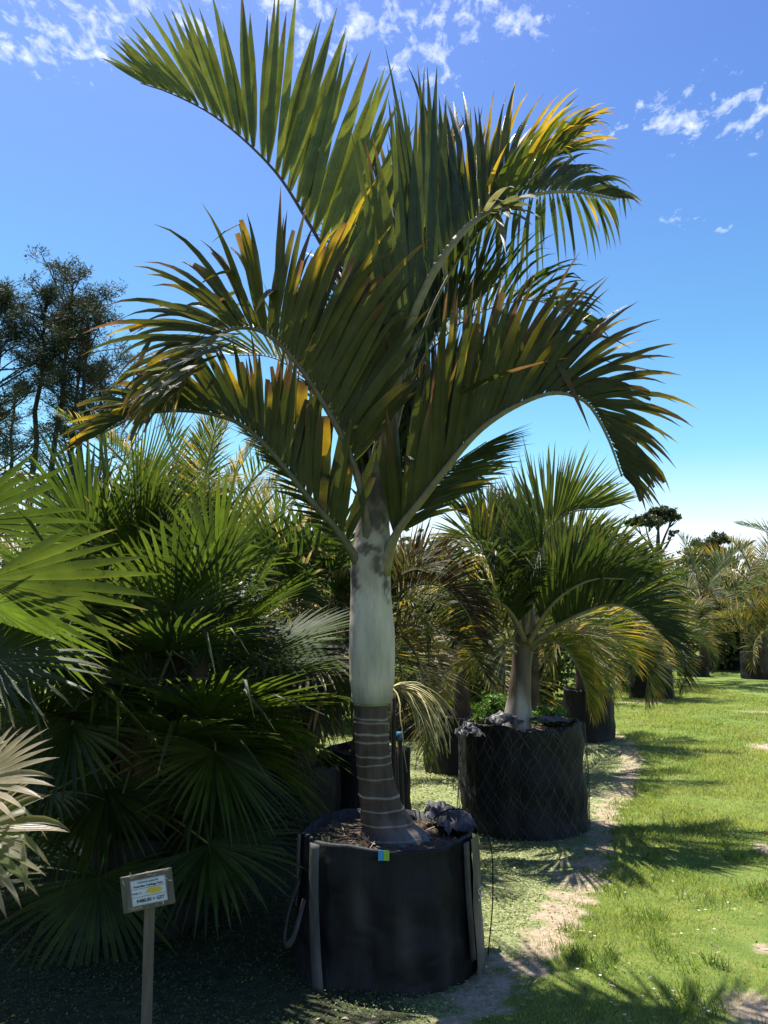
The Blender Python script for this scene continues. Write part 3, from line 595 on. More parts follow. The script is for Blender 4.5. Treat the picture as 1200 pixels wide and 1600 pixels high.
# straps, seam folds, tag, lettering of the near bag
def strap(pts, wd, rd_=None, th=.004, n=24, col=(.04, .04, .042)):
    mb = MB()
    cur, _ = catmull(pts, n); vs = []; fs = []
    for i, p in enumerate(cur):
        T = (cur[min(n, i + 1)] - cur[max(0, i - 1)]).normalized(); rad_ = V((p.x - BX, p.y - BY, 0)).normalized(); s_ = T.cross(rad_).normalized()
        for (a_, b_) in ((-1, 0), (1, 0), (1, 1), (-1, 1)): vs.append(p + s_ * (a_ * wd / 2) + rad_ * (b_ * th))
    for i in range(n):
        for q in range(4): fs.append((i * 4 + q, i * 4 + (q + 1) % 4, i * 4 + 4 + (q + 1) % 4, i * 4 + 4 + q))
    fs += [(3, 2, 1, 0), (n * 4, n * 4 + 1, n * 4 + 2, n * 4 + 3)]
    mb.add(vs, fs, [mixc(col, (.10, .098, .094), rd.random() * .4) for _ in vs]); return mb.build('strap', M_BAG, b1)
def onbag(deg, z, out=.016):
    out += .010
    a_ = R(deg); r_ = BR * (sqf(a_, .5) + .02 + .055 * (1 - z / BH)) + out; return V((BX + r_ * math.cos(a_), BY + r_ * math.sin(a_), z))
strap([onbag(226, BH + .01), onbag(226, .45, .012), onbag(229, .2, .014), onbag(232, .0, .012)], .062, th=.006, col=(.075, .073, .07))
strap([onbag(203, BH + .01), onbag(203, .45), onbag(204, .30, .02)], .045, col=(.075, .073, .07))
o = strap([onbag(207, .42, .012), onbag(204, .28, .05), onbag(209, .16, .075), onbag(217, .20, .06), onbag(218, .36, .014)], .03); o['label'] = 'loop handle strap'
strap([onbag(318, BH + .01), onbag(319, .40, .01), onbag(321, .1, .012)], .04)
mb = MB(); crumple(mb, V((.37, 4.36, .60)), .2, .26, .07, 8); crumple(mb, V((.30, 4.50, .62)), .16, .16, .06, 9)
mb.build('liner', M_PLASTIC, b1)
# grey side panel with stencilled letters
mb = MB(); vs = []; cs = []; fs = []
for i in range(9):
    for j in range(13):
        p = onbag(lerp(324, 362, i / 8), lerp(.02, BH + .012, j / 12), .016 + .004 * math.sin(i * 1.3 + j * .8)); vs.append(p); cs.append(mixc((.085, .08, .075), (.12, .115, .105), rd.random()))
for i in range(8):
    for j in range(12): a_ = i * 13 + j; fs.append((a_, a_ + 13, a_ + 14, a_ + 1))
mb.add(vs, fs, cs); o = mb.build('side_panel', M_BAG, b1); o['label'] = 'faded grey side panel'
def text_obj(s, size, mtx, mat_, parent, name='lettering', col=(.02, .02, .03), shear=0, ext=.0006, align='CENTER', bold=0):
    cu = bpy.data.curves.new('t', 'FONT'); cu.body = s; cu.size = size; cu.align_x = align; cu.align_y = 'CENTER'; cu.extrude = ext; cu.shear = shear; cu.offset = bold
    to = bpy.data.objects.new('t', cu); COL.objects.link(to); bpy.context.view_layer.update()
    dg = bpy.context.evaluated_depsgraph_get(); me = bpy.data.meshes.new_from_object(to.evaluated_get(dg)); bpy.data.objects.remove(to)
    me.name = name; me.materials.clear(); me.materials.append(mat_); me.transform(mtx)
    ca = me.color_attributes.new('Col', 'FLOAT_COLOR', 'POINT'); ca.data.foreach_set('color', np.tile(np.array([*col, 1], np.float32), len(me.vertices)))
    o = bpy.data.objects.new(name, me); COL.objects.link(o); o.parent = parent; o.matrix_parent_inverse = parent_inv(parent); return o
for ch, deg in (('S', 331), ('L', 338)):
    p = onbag(deg, .36, .026); a_ = R(deg); rad_ = V((math.cos(a_), math.sin(a_), 0)); tx = V((-rad_.y, rad_.x, 0)); M_ = Matrix((tx, V((0, 0, 1)), rad_)).transposed().to_4x4(); M_.translation = p
    text_obj(ch, .085, M_, M_INK, b1, col=(.42, .42, .42))
mb = MB()
c0 = onbag(267, BH - .018, .008)
tg = empty('plant_label', c0, 'small blue and lime green label on the front rim of the nearest bag', 'label')
mb.box(Matrix.Translation(c0 + V((-.011, 0, 0))), .024, .003, .044, (.05, .28, .50)); mb.build('blue_half', M_PAPER, tg)
mb = MB(); mb.box(Matrix.Translation(c0 + V((.0145, 0, 0))), .025, .003, .044, (.24, .42, .05)); mb.build('green_half', M_PAPER, tg)
# bark chips, stalks and a little weed in the bag
mb = MB()
for i in range(260):
    a_ = rd.uniform(0, 6.28); r_ = .40 * math.sqrt(rd.random()); p = V((BX + r_ * math.cos(a_), BY + r_ * math.sin(a_), .56 + rd.uniform(0, .04)))
    col = mixc((.08, .06, .045), (.35, .28, .2), rd.random() ** 2); d = V((rd.gauss(0, 1), rd.gauss(0, 1), rd.gauss(0, .4))).normalized()
    mb.strip(p, d, V((rd.gauss(0, 1), rd.gauss(0, 1), .2)), rd.uniform(.02, .07), rd.uniform(.004, .012), 3, lambda t: 1 - .7 * t, .1, lambda t: col, .2)
tag(mb.build('bark_chips', M_BARK, b1), kind='stuff')
mb = MB()
for i in range(26):
    p = V((-.29 + rd.uniform(-.03, .03), 4.02 + rd.uniform(-.03, .05), .57)); a_ = rd.uniform(0, 6.28)
    mb.strip(p, V((math.cos(a_), math.sin(a_), rd.uniform(.5, 2))), V((-math.sin(a_), math.cos(a_), 0)), rd.uniform(.03, .07), .009, 4, lambda t: math.sin(math.pi * min(1, t * .9 + .08)), .2, lambda t: (.09, .15, .04), .2)
tag(mb.build('weed', M_FOL), 'small green weed growing at the left rim of the nearest bag', 'weed')
mb = MB()   # black irrigation line
cur, _ = catmull([V((.25, 4.44, .60)), V((.34, 4.32, .68)), V((.44, 4.24, .68)), V((.53, 4.2, .56)), V((.54, 4.19, .3)), V((.51, 4.2, .0))], 30); mb.tube(cur, .0035, 6, (.01, .01, .01))
tag(mb.build('irrigation_tube', M_BAG), 'thin black irrigation tube looping over the rim of the nearest bag', 'tube')

# second bag with chain-link netting
P2X, P2Y = 1.16, 6.95
b2 = bag('planter_bag', P2X, P2Y, .50, .83, 'large black bag wrapped in wire netting holding the short thick palm', 7, pleat=.02, flare=.05, dusty=.25, rim_jit=.02)
mb = MB(); nh = 58
for sgn in (-1, 1):
    for k_ in range(nh):
        pts = []
        for i in range(25):
            t = i / 24; th = 2 * math.pi * (k_ + .5 * math.sin(k_ * 2.3)) / nh + sgn * t * 1.05 + .02 * math.sin(i * 1.7 + k_ * 3.1) + .05 * math.sin(t * 5 + k_ * .2); r_ = .50 * (1.02 + .055 * (1 - t)) + .012 + (.004 if (i + k_) % 2 else 0) + .01 * math.sin(th * 5 + t * 4)
            pts.append(V((P2X + r_ * math.cos(th), P2Y + r_ * math.sin(th), .01 + .83 * t)))
        mb.tube(pts, .0016, 3, (1, 1, 1), 0, False)
mb.build('wire_netting', M_WIRE, b2)
mb = MB(); crumple(mb, at(735, 1146, 6.7), .24, .22, .07, 21, col2=(.14, .14, .145)); crumple(mb, at(785, 1128, 6.7), .30, .2, .07, 22, col2=(.12, .12, .125)); crumple(mb, at(860, 1125, 6.75), .3, .25, .03, 23, col2=(.1, .1, .1))
mb.build('liner', M_PLASTIC, b2)

# ------------------------------------------------------------------ SECOND PALM (bespoke)
p2 = empty('palm_tree', (1.16, 6.9, .8), 'short palm with flared pale grey base in the bag wrapped in wire netting', 'palm tree')
Y2 = 6.9
def A2(px, py, dy=0): return at(px, py, Y2 + dy)
def shaft2(t, th, z):
    c = mixc((.36, .34, .31), (.10, .075, .055), max(0, min(1, (t - .2) * 6 + .4 * math.sin(th * 3 + z * 9))))
    c = mixc(c, (.15, .12, .09), max(0, math.sin(th * 5 + z * 6)) * .5); return c, 0
stem('trunk', [(806, 1150, 48, 0), (809, 1120, 42, 0), (812, 1080, 34, 0), (815, 1040, 30, 0), (818, 1010, 32, 0), (820, 980, 34, 0), (822, 940, 22, 0)], M_SHAFT, p2, shaft2, 28, 8, .02, Y2)
G3 = (.055, .085, .020); G4 = (.115, .155, .030)
def f2(pp, side, seed, label=None, **kw):
    kw.setdefault('rr', .016); kw.setdefault('rows', 6); kw['W'] = kw.get('W', .05) * .72; kw['n'] = int(kw['n'] * 1.6); kw['droop'] = kw.get('droop', .15) * .5; kw['tipdroop'] = kw.get('tipdroop', 0) * .6
    return frond_obj(p2, [A2(*p) for p in pp], YH * side, label, rd=random.Random(seed), **kw)
f2([(822, 990, 0), (820, 920, .1), (832, 865, .2), (858, 825, .3), (895, 800, .3), (945, 795, .3)], 1, 61, n=44, L_=.78, a=(42, 48, 15), beta=(12, 20), base=G4, base2=(.13, .16, .03), W=.056, droop=.02, jit=3)
f2([(828, 1000, -.05), (862, 950, -.1), (905, 905, -.1), (950, 885, -.1), (1000, 890, -.1)], 1, 78, n=44, L_=.56, a=(50, 46, 15), beta=(14, 26), base=G3, base2=G4, W=.052)
f2([(820, 990, .1), (812, 920, .3), (815, 850, .5), (835, 800, .7)], 1, 76, n=44, L_=.6, a=(35, 40, 15), beta=(20, 30), base=G4, base2=(.13, .16, .03), W=.05)
f2([(826, 990, .15), (845, 920, .4), (880, 870, .6), (930, 850, .7), (975, 870, .8)], 1, 77, n=44, L_=.55, a=(40, 45, 15), beta=(20, 30), base=G3, base2=G4, W=.05)
f2([(825, 990, .1), (850, 900, .3), (880, 860, .5), (915, 840, .6), (960, 850, .7)], 1, 62, n=32, L_=.5, a=(60, 50, 15), beta=(12, 22), base=G4, base2=(.13, .155, .03), W=.05, droop=.05)
f2([(828, 1010, -.05), (860, 985, -.15), (905, 960, -.25), (955, 945, -.3), (1000, 960, -.3), (1040, 1000, -.3)], 1, 63, 'big right frond with brown drooping leaflet ends', n=46, L_=.66, a=(66, 52, 18), beta=(14, 34), base=DARK, base2=G3, W=.05, droop=.04, tipdroop=.5, straw=.05, brown=.6, lenj=.12)
f2([(815, 990, -.1), (800, 920, -.3), (785, 880, -.45), (760, 860, -.6), (735, 870, -.7)], -1, 64, n=34, L_=.6, a=(60, 60, 20), beta=(50, 80), base=DARK, base2=G3, droop=.3, tipdroop=.4)
f2([(812, 1000, 0), (790, 930, .05), (760, 870, .1), (735, 840, .1), (700, 850, .1)], -1, 65, n=36, L_=.5, a=(60, 45, 15), beta=(20, 30), base=G3, base2=G4, yel=.3, droop=.15)
f2([(822, 990, -.1), (830, 920, -.3), (838, 870, -.5), (850, 850, -.8)], 1, 66, n=30, L_=.6, a=(60, 70, 30), beta=(40, 80), base=DARK, base2=G3, droop=.4, tipdroop=.4)
f2([(830, 1015, -.05), (855, 1000, -.15), (885, 1015, -.25), (910, 1060, -.3), (922, 1110, -.3)], 1, 67, 'low right frond with yellow hanging leaflets', n=32, L_=.36, a=(50, 40, 15), beta=(40, 70), base=G4, base2=(.25, .24, .04), yel=.6, yelt=.5, W=.03, droop=.5, tipdroop=.8, rr=.01)
f2([(808, 1020, -.05), (780, 1015, -.15), (745, 1025, -.2), (715, 1055, -.25), (700, 1095, -.25)], -1, 68, 'low left frond with thin yellow green leaflets', n=30, L_=.26, a=(55, 40, 15), beta=(40, 60), base=G4, base2=(.25, .24, .06), yel=.4, W=.022, droop=.3, tipdroop=.5, rr=.008)
f2([(830, 1000, 0), (870, 985, .1), (920, 990, .2), (980, 1000, .2)], 1, 69, 'thin dry straw frond pointing right', n=30, L_=.18, a=(60, 45, 15), beta=(40, 60), base=STRAW, base2=(.3, .22, .12), W=.018, droop=.3, rr=.007)
f2([(825, 980, .1), (870, 930, .3), (930, 910, .4), (1000, 900, .4), (1050, 930, .4)], 1, 70, n=40, L_=.55, a=(60, 45, 15), beta=(25, 35), base=G3, base2=G4, droop=.15, tipdroop=.4, straw=.04)
f2([(818, 980, .2), (800, 900, .5), (770, 830, .8), (760, 780, 1.0)], -1, 71, n=34, L_=.5, a=(50, 40, 15), beta=(25, 35), base=G3, base2=G4, droop=.1)
f2([(815, 1000, 0), (812, 930, .1), (790, 870, .2), (750, 820, .3), (715, 800, .3)], -1, 73, n=36, L_=.62, a=(45, 40, 15), beta=(12, 25), base=G3, base2=G4, W=.05)
f2([(820, 1000, -.1), (800, 960, -.3), (775, 940, -.4), (745, 950, -.45), (725, 990, -.45)], -1, 74, n=34, L_=.45, a=(55, 45, 15), beta=(25, 50), base=DARK, base2=G3, droop=.2, tipdroop=.5)
f2([(826, 1005, -.1), (850, 960, -.25), (885, 925, -.35), (930, 905, -.4), (985, 905, -.4)], 1, 75, n=40, L_=.55, a=(45, 42, 15), beta=(15, 30), base=DARK, base2=G3, tipdroop=.3)
f2([(812, 1010, -.05), (796, 1000, -.25), (788, 1020, -.4), (790, 1060, -.45)], -1, 72, 'folded frond hanging in front of the trunk', n=16, L_=.3, a=(40, 30, 10), beta=(30, 40), base=G3, base2=(.3, .3, .22), W=.04, droop=.5, rr=.008)

# ------------------------------------------------------------------ generic pinnate palm
def gpalm(name, loc, label, trunk_h=.6, trunk_r=.07, nf=14, fl=1.4, el=(80, 5), arch=(50, 110), L_=.4, W=.03, n=34, seed=0, base=GREEN, base2=GREEN2, yel=.1, straw=.05, brown=.2, droop=.25, beta=(35, 50), rows=5, tcol=(.06, .047, .036), skirt=0, group=None, azr=(0, 360), t0=.18, rr=.011, a=(62, 52, 20), yelt=.5, cat='palm tree', lm=None):
    n = int(n * 1.5); W = W * .62; droop *= .55
    rd = random.Random(seed); loc = V(loc); e = empty(name, loc, label, cat, group)
    mb = MB(); k_ = 14; lean = V((rd.gauss(0, .03), rd.gauss(0, .03), 0))
    pts = [loc + V((0, 0, (trunk_h + .12) * i / k_)) + lean * (i / k_) for i in range(k_ + 1)]
    rads = [trunk_r * (1.15 - .35 * i / k_) * (1 + .06 * (i % 2)) for i in range(k_ + 1)]
    cols_ = [mixc(tcol, (tcol[0] * 2, tcol[1] * 2, tcol[2] * 2), rd.random() * .6) for _ in pts]
    mb.tube(pts, rads, 14, cols_); mb.build('trunk', M_BARK, e)
    top = loc + V((0, 0, trunk_h)) + lean
    for i in range(nf):
        u = (i + .5) / nf; az = R(azr[0] + (azr[1] - azr[0]) * ((i * .618034) % 1)) + rd.gauss(0, .1)
        e0 = R(lerp(el[0], el[1], u) + rd.gauss(0, 5)); ar = R(lerp(arch[0], arch[1], u) + rd.gauss(0, 8))
        r_ = V((math.cos(az), math.sin(az), 0)); H = V((-math.sin(az), math.cos(az), 0)); l = fl * rd.uniform(.85, 1.1) * lerp(.85, 1, min(1, u * 3))
        P = [top.copy()]; q = top.copy()
        for s in range(6):
            ee = e0 - ar * ((s + .5) / 6) ** 1.3; q = q + (r_ * math.cos(ee) + V((0, 0, 1)) * math.sin(ee)) * (l / 6); P.append(q.copy())
        dead = u > 1 - skirt
        frond_obj(e, P, H, 'dead brown hanging frond' if dead else None, lm=lm, n=n, L_=L_, W=W, a=a, beta=beta, t0=t0, droop=droop, tipdroop=.12, yel=0 if dead else yel, yelt=yelt, straw=.9 if dead else straw, brown=brown, base=(.16, .11, .07) if dead else base, base2=(.25, .18, .12) if dead else base2, rr=rr, rows=rows, rd=rd, lenj=.12)
    return e

# fan palms
def fan(mb, P0, d, plen, Rr, nseg, nrm, rd, base, base2, spread=125, split=.45, droop=.3, straw=0., pr=.007, pcol=(.10, .13, .04), tipd=.7, rows=7, axis=None):
    d = d.normalized(); P = [P0.copy()]; q = P0.copy(); dd = d.copy()
    for i in range(8): q = q + dd * (plen / 8); dd = (dd + V((0, 0, -.025))).normalized(); P.append(q.copy())
    mb.tube(P, [pr * lerp(1.3, .8, i / 8) for i in range(9)], 5, pcol, 1)
    a_ = V(axis).normalized() if axis else dd; nrm = (nrm - a_ * nrm.dot(a_)).normalized(); b_ = nrm.cross(a_); dth = R(2 * spread / nseg)
    for i in range(nseg):
        th = R(lerp(-spread, spread, (i + .5) / nseg)) + rd.gauss(0, .01)
        dr = a_ * math.cos(th) + b_ * math.sin(th) + nrm * (.16 - .12 * abs(th) / 2.2)
        l = Rr * (1 - .30 * (abs(th) / R(spread)) ** 2) * rd.uniform(.92, 1.06); sp = split * rd.uniform(.9, 1.1)
        wmax = 2 * l * sp * math.tan(dth / 2) * 1.02
        pf = lambda t, sp=sp: max(.03, (t / sp) if t < sp else lerp(1, .04, ((t - sp) / (1 - sp)) ** 1.9))
        bc = mixc(base, base2, rd.random()); st = rd.random() < straw; ss = rd.uniform(.35, .8); tip = rd.random() < .3
        def cf(t):
            c = bc
            if st: c = mixc(mixc(c, STRAW, (t - ss) * 5), (.15, .09, .07), (t - .86) * 7)
            elif tip: c = mixc(c, (.25, .2, .1), (t - .9) * 8)
            return c
        mb.strip(q, dr, a_.cross(nrm) * math.cos(th) + a_ * math.sin(th) if False else dr.cross(nrm), l, wmax, rows, pf, droop * rd.uniform(.6, 1.4) * (1 if rd.random() > .12 else 2.2), cf, .38, rd.gauss(0, .25), 0, 2.2, 0., rd.uniform(.55, .85) if rd.random() < .12 else 0.)
def fanpalm(name, loc, label, h, nf, plen, Rr, seed, azr=(0, 360), el=(85, -35), base=DARK, base2=GREEN, nseg=36, straw=.05, droop=.3, tr=.07, split=.42, skirt=0, rows=7, heads=None, tcol=(.07, .05, .035)):
    rd = random.Random(seed); loc = V(loc); e = empty(name, loc, label, 'fan palm')
    heads = heads or [(0, 0, h, nf)]; mb = MB(); k_ = 12
    for (hx, hy, hh, _) in heads:
        pts = [loc + V((hx * (i / k_) ** .7, hy * (i / k_) ** .7, hh * i / k_)) for i in range(k_ + 1)]
        mb.tube(pts, [tr * (1.1 - .2 * i / k_) * (1.0 + .14 * (i % 2)) for i in range(k_ + 1)], 12, tcol)
    for i in range(60):
        th = rd.uniform(0, 6.28); z = rd.uniform(.1, 1) * h; p = loc + V((math.cos(th) * tr * .9, math.sin(th) * tr * .9, z)); c = mixc((.05, .035, .02), (.18, .13, .08), rd.random())
        mb.strip(p, V((math.cos(th) * .5, math.sin(th) * .5, 1)), V((-math.sin(th), math.cos(th), 0)), rd.uniform(.08, .2), .03, 4, lambda t: 1 - .8 * t, .2, lambda t: c, .2)
    mb.build('trunk', M_BARK, e); top = loc + V((0, 0, h))
    for (hx, hy, hh, hn) in heads:
        top = loc + V((hx, hy, hh))
        for i in range(hn):
            u = (i + .5) / hn; az = R(azr[0] + (azr[1] - azr[0]) * ((i * .618034) % 1)) + rd.gauss(0, .25); ee = R(lerp(el[0], el[1], u) + rd.gauss(0, 9))
            r_ = V((math.cos(az), math.sin(az), 0)); d = r_ * math.cos(ee) + V((0, 0, math.sin(ee))); nr = V((0, 0, 1)) * math.cos(ee) - r_ * math.sin(ee) + V((rd.gauss(0, .35), rd.gauss(0, .35), 0))
            dead = u > 1 - skirt
            m_ = MB(); fan(m_, top + V((rd.gauss(0, .05), rd.gauss(0, .05), -.25 * u)), d, plen * rd.uniform(.7, 1.25), Rr * rd.uniform(.8, 1.1), nseg, nr, rd, (.06, .045, .03) if dead else base, (.11, .085, .06) if dead else base2, droop=droop * (.6 + 2.4 * u) * rd.uniform(.6, 1.5), straw=straw, rows=rows, split=split, spread=rd.uniform(95, 130))
            o = m_.build('fan_leaf', [M_FAN, M_RACH], e)
            if dead: o['label'] = 'dead brown hanging fan leaf'
    return e
# ---- left side
g = G(240, 1470)
bag('planter_bag', -1.36, 4.75, .33, .5, 'black bag in deep shade behind the price sign holding the near fan palm', 31, n=40)
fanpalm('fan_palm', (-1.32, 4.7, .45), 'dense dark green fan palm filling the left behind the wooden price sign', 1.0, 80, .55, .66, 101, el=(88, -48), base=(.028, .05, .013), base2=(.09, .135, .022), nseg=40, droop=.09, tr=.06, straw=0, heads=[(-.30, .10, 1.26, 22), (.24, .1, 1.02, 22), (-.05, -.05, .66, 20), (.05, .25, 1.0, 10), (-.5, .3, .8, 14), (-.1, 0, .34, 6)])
bag('planter_bag', -2.15, 3.35, .28, .42, 'black bag at the left edge holding the palm with the big bright fan leaves', 32, n=40)
e = empty('fan_palm', V((-2.15, 3.35, .38)), 'fan palm at the left edge with big bright green leaves and browned low ones', 'fan palm')
mb = MB(); mb.tube([V((-2.15, 3.35, .35 + i * .11)) for i in range(11)], [.07 * (1 + .12 * (i % 2)) for i in range(11)], 12, (.08, .06, .04)); mb.build('trunk', M_BARK, e)
rdf = random.Random(77)
LG = (.045, .07, .015); LG2 = (.08, .11, .022)
def eleaf(o3, tip_dir, nrm, pl, Rr, base, base2, label=None, **kw):
    m_ = MB(); fan(m_, V(o3), V(tip_dir), pl, Rr, kw.pop('nseg', 34), V(nrm), rdf, base, base2, **kw); o = m_.build('fan_leaf', [M_FAN, M_RACH], e)
    if label: o['label'] = label
H1 = at(-15, 872, 2.75)
def eat(px, py, Y_, src, nrm, Rr, b_, b2_, label=None, **kw):
    h_ = at(px, py, Y_); s_ = V(src); d = h_ - s_; eleaf(s_, d, nrm, d.length, Rr, b_, b2_, label, **kw)
eat(-30, 872, 2.75, (-2.13, 3.35, 1.35), (-.1, .75, .6), .60, LG, LG2, 'large bright green fan leaf reaching in from the left edge', droop=.05, spread=44, straw=0, axis=(1, 0, -.2), nseg=12, split=.5)
eat(-75, 800, 2.95, (-2.13, 3.35, 1.40), (-.1, .7, .6), .50, (.05, .075, .02), LG, 'upper fan leaf with folded grey green segments', droop=.08, spread=36, straw=.0, axis=(1, .1, .22), nseg=9, split=.5)
eat(-20, 930, 3.2, (-2.13, 3.35, 1.30), (.1, .6, .8), .52, (.06, .11, .02), (.12, .18, .03), droop=.1, spread=80, axis=(.8, 0, -.5), nseg=22)
eat(-30, 1010, 3.1, (-2.13, 3.35, 1.20), (.3, -.5, .8), .46, DARK, GREEN, droop=.25, spread=110, axis=(1, .2, -.2))
eat(-40, 1150, 2.3, (-2.13, 3.35, 1.10), (.1, -.7, .7), .25, (.22, .20, .09), (.42, .34, .2), 'low fan leaf browned and bleached at the tips', droop=.25, spread=75, straw=.8, axis=(1, 0, .12), nseg=15, split=.5)
eat(-45, 1225, 2.3, (-2.13, 3.35, 1.0), (.1, -.7, .6), .28, (.16, .18, .05), (.40, .33, .19), 'lowest fan leaf with split dry tips', droop=.3, spread=85, straw=.7, axis=(1, 0, -.5), nseg=17, split=.5)
for az in range(90, 300, 26): eleaf((-2.15, 3.35, 1.3), (math.cos(R(az)), math.sin(R(az)), .5), (0, 0, 1), .4, .5, DARK, GREEN, droop=.3)
# second dark fan palm behind, beside the near bag
bag('planter_bag', -.66, 6.2, .33, .62, 'tall black bag in shade between the fan palm and the nearest bag', 33, n=40)
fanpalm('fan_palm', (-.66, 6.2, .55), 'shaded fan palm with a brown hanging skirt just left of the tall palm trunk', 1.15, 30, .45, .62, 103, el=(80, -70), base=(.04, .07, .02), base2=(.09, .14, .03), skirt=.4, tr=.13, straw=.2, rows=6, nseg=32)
bag('planter_bag', -.15, 6.6, .36, .66, 'black bag far behind the ringed trunk of the tall palm', 34, n=40)
gpalm('palm_tree', (-.15, 6.6, .6), 'brown leaved palm behind the pale crownshaft of the tall palm', 1.0, .10, 12, 1.15, (70, -5), (70, 110), .42, .030, 40, 104, base=(.055, .045, .03), base2=(.06, .08, .025), brown=.5, straw=.06, skirt=.1)
_e = [o for o in bpy.data.objects if o.get('label', '').startswith('brown leaved palm')][0]
frond_obj(_e, [at(*p) for p in ((575, 990, 6.6), (605, 945, 6.4), (640, 918, 6.3), (685, 915, 6.2), (725, 950, 6.1), (742, 990, 6.1))], YH, 'arching purple brown frond', rd=random.Random(5), n=60, L_=.52, a=(62, 52, 25), W=.026, beta=(10, 30), t0=.08, droop=.04, tipdroop=.3, base=(.05, .036, .028), base2=(.085, .06, .04), rr=.012)
frond_obj(_e, [at(*p) for p in ((580, 1000, 6.5), (610, 960, 6.2), (640, 945, 6.0), (662, 975, 5.9), (668, 1015, 5.9))], YH, rd=random.Random(6), n=34, L_=.34, a=(50, 45, 25), W=.034, beta=(60, 90), t0=.2, droop=.3, tipdroop=.4, base=(.07, .11, .02), base2=(.16, .2, .03), yel=.3, rr=.01)
bag('planter_bag', -1.72, 6.7, .36, .62, 'black bag behind the left fan palm in deep shade', 35, n=40)
gpalm('palm_tree', (-1.66, 6.7, .55), 'feathery palm with a dark upright rib rising behind the fan palm', 1.45, .09, 20, 1.85, (96, 5), (16, 95), .34, .034, 44, 105, base=G3, base2=G4, yel=.25, straw=.2, droop=.25, azr=(0, 360), beta=(62, 66))
gpalm('palm_tree', (-1.35, 8.0, 0), 'feathery palm with straw coloured fronds between fan palm and tall palm', 1.85, .10, 20, 1.7, (90, 5), (35, 100), .42, .03, 44, 106, base=G3, base2=(.2, .2, .05), yel=.3, straw=.35, beta=(55, 62), skirt=.12)
gpalm('palm_tree', (-2.95, 7.6, 0), 'feathery palm with pale bleached frond tips near the left edge', 1.6, .10, 18, 1.5, (85, 0), (40, 105), .42, .03, 44, 107, base=GREEN, base2=G4, yel=.15, straw=.4, beta=(50, 60))
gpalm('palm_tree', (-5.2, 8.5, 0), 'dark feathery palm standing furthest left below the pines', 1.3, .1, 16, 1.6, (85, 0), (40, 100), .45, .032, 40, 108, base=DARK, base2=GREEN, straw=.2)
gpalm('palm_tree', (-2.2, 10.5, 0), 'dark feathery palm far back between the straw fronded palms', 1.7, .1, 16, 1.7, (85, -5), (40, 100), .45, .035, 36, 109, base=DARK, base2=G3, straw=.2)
gpalm('palm_tree', (.9, 9.6, 0), 'green drooping palm seen just right of the pale crownshaft', 1.3, .1, 16, 1.5, (85, -15), (45, 110), .5, .036, 36, 110, base=G3, base2=G4, yel=.2, straw=.2, droop=.4)
gpalm('palm_tree', (.15, 12.5, 0), 'dark palm deep in the shade beyond the tall palm trunk', 1.3, .1, 14, 1.6, (80, -15), (45, 110), .5, .04, 30, 111, base=DARK, base2=GREEN, yel=.1)
for i, (x, y, r_, h_, lab) in enumerate(((-1.35, 8.0, .35, .55, 'black bag holding the straw fronded palm in the left middle distance'), (-2.95, 7.6, .35, .5, 'black bag of the pale tipped palm near the left edge'), (.9, 9.6, .42, .62, 'black bag in the shade between the tall trunk and the netted bag'), (.15, 12.5, .5, .7, 'black bag deep in the shade behind the trunk'), (6.4, 19.5, .5, .75, 'black bag under the far bushy palm'))):
    bag('planter_bag', x, y, r_, h_, lab, 70 + i, n=36, dusty=.1)
# ---- right side
bag('planter_bag', 3.05, 12.2, .36, .74, 'black bag standing behind and right of the wire wrapped bag at the lawn edge', 36, n=40)
gpalm('palm_tree', (3.0, 12.2, .7), 'bushy palm with drooping browned fronds over the lawn edge', 1.0, .1, 20, 1.7, (88, -10), (50, 120), .62, .05, 40, 112, base=G3, base2=(.17, .19, .04), yel=.2, straw=.35, droop=.4, beta=(25, 40))
gpalm('palm_tree', (1.74, 9.8, 0), 'light green palm rising behind the netted bag palm', 1.7, .1, 17, 1.4, (90, -5), (40, 105), .6, .046, 36, 113, base=G4, base2=(.2, .22, .04), yel=.3, straw=.15, beta=(20, 35))
gpalm('palm_tree', (6.4, 19.5, 0), 'dark bushy palm at the far end of the planting beside the small sign', 1.3, .12, 20, 1.4, (80, -25), (50, 120), .6, .05, 34, 114, base=DARK, base2=G3, straw=.25, droop=.4)
far = []
def fy(py): return G(600, py).y
pA = gpalm('palm_tree', (9.9, 25, .5), 'tall blue green palm leaning out above the far right bags', 2.0, .14, 14, 2.7, (80, 5), (40, 95), .62, .06, 36, 115, base=(.04, .07, .035), base2=(.07, .10, .045), yel=.05, straw=.1, rows=4, lm=M_FOL, beta=(35, 45), rr=.02)
pB = gpalm('palm_tree', (12.1, 26, .5), 'palm with golden yellow fronds at the right edge', 2.3, .14, 14, 3.0, (80, 5), (50, 110), .62, .06, 36, 116, base=(.08, .11, .03), base2=(.2, .18, .045), yel=.4, yelt=.35, straw=.1, rows=4, lm=M_FOL, beta=(35, 45), rr=.02)
gpalm('palm_tree', (13.0, 23, .5), 'big palm cut off by the right edge with steep green fronds', 2.2, .14, 14, 3.1, (85, 20), (30, 90), .7, .07, 36, 117, base=(.07, .10, .04), base2=(.12, .15, .05), rows=4, lm=M_FOL, rr=.02)
gpalm('palm_tree', (8.6, 24, .5), 'low grey green palm left of the golden fronds', 1.0, .12, 16, 2.0, (80, -10), (50, 120), .6, .05, 32, 118, base=(.05, .08, .035), base2=(.09, .12, .05), rows=4, lm=M_FOL, straw=.2, droop=.4)
gpalm('palm_tree', (7.0, 22, 0), 'light green low palm behind the small distant sign', 1.2, .12, 16, 1.9, (80, -20), (50, 120), .6, .05, 32, 119, base=G3, base2=G4, rows=4, lm=M_FOL, yel=.2, droop=.4)
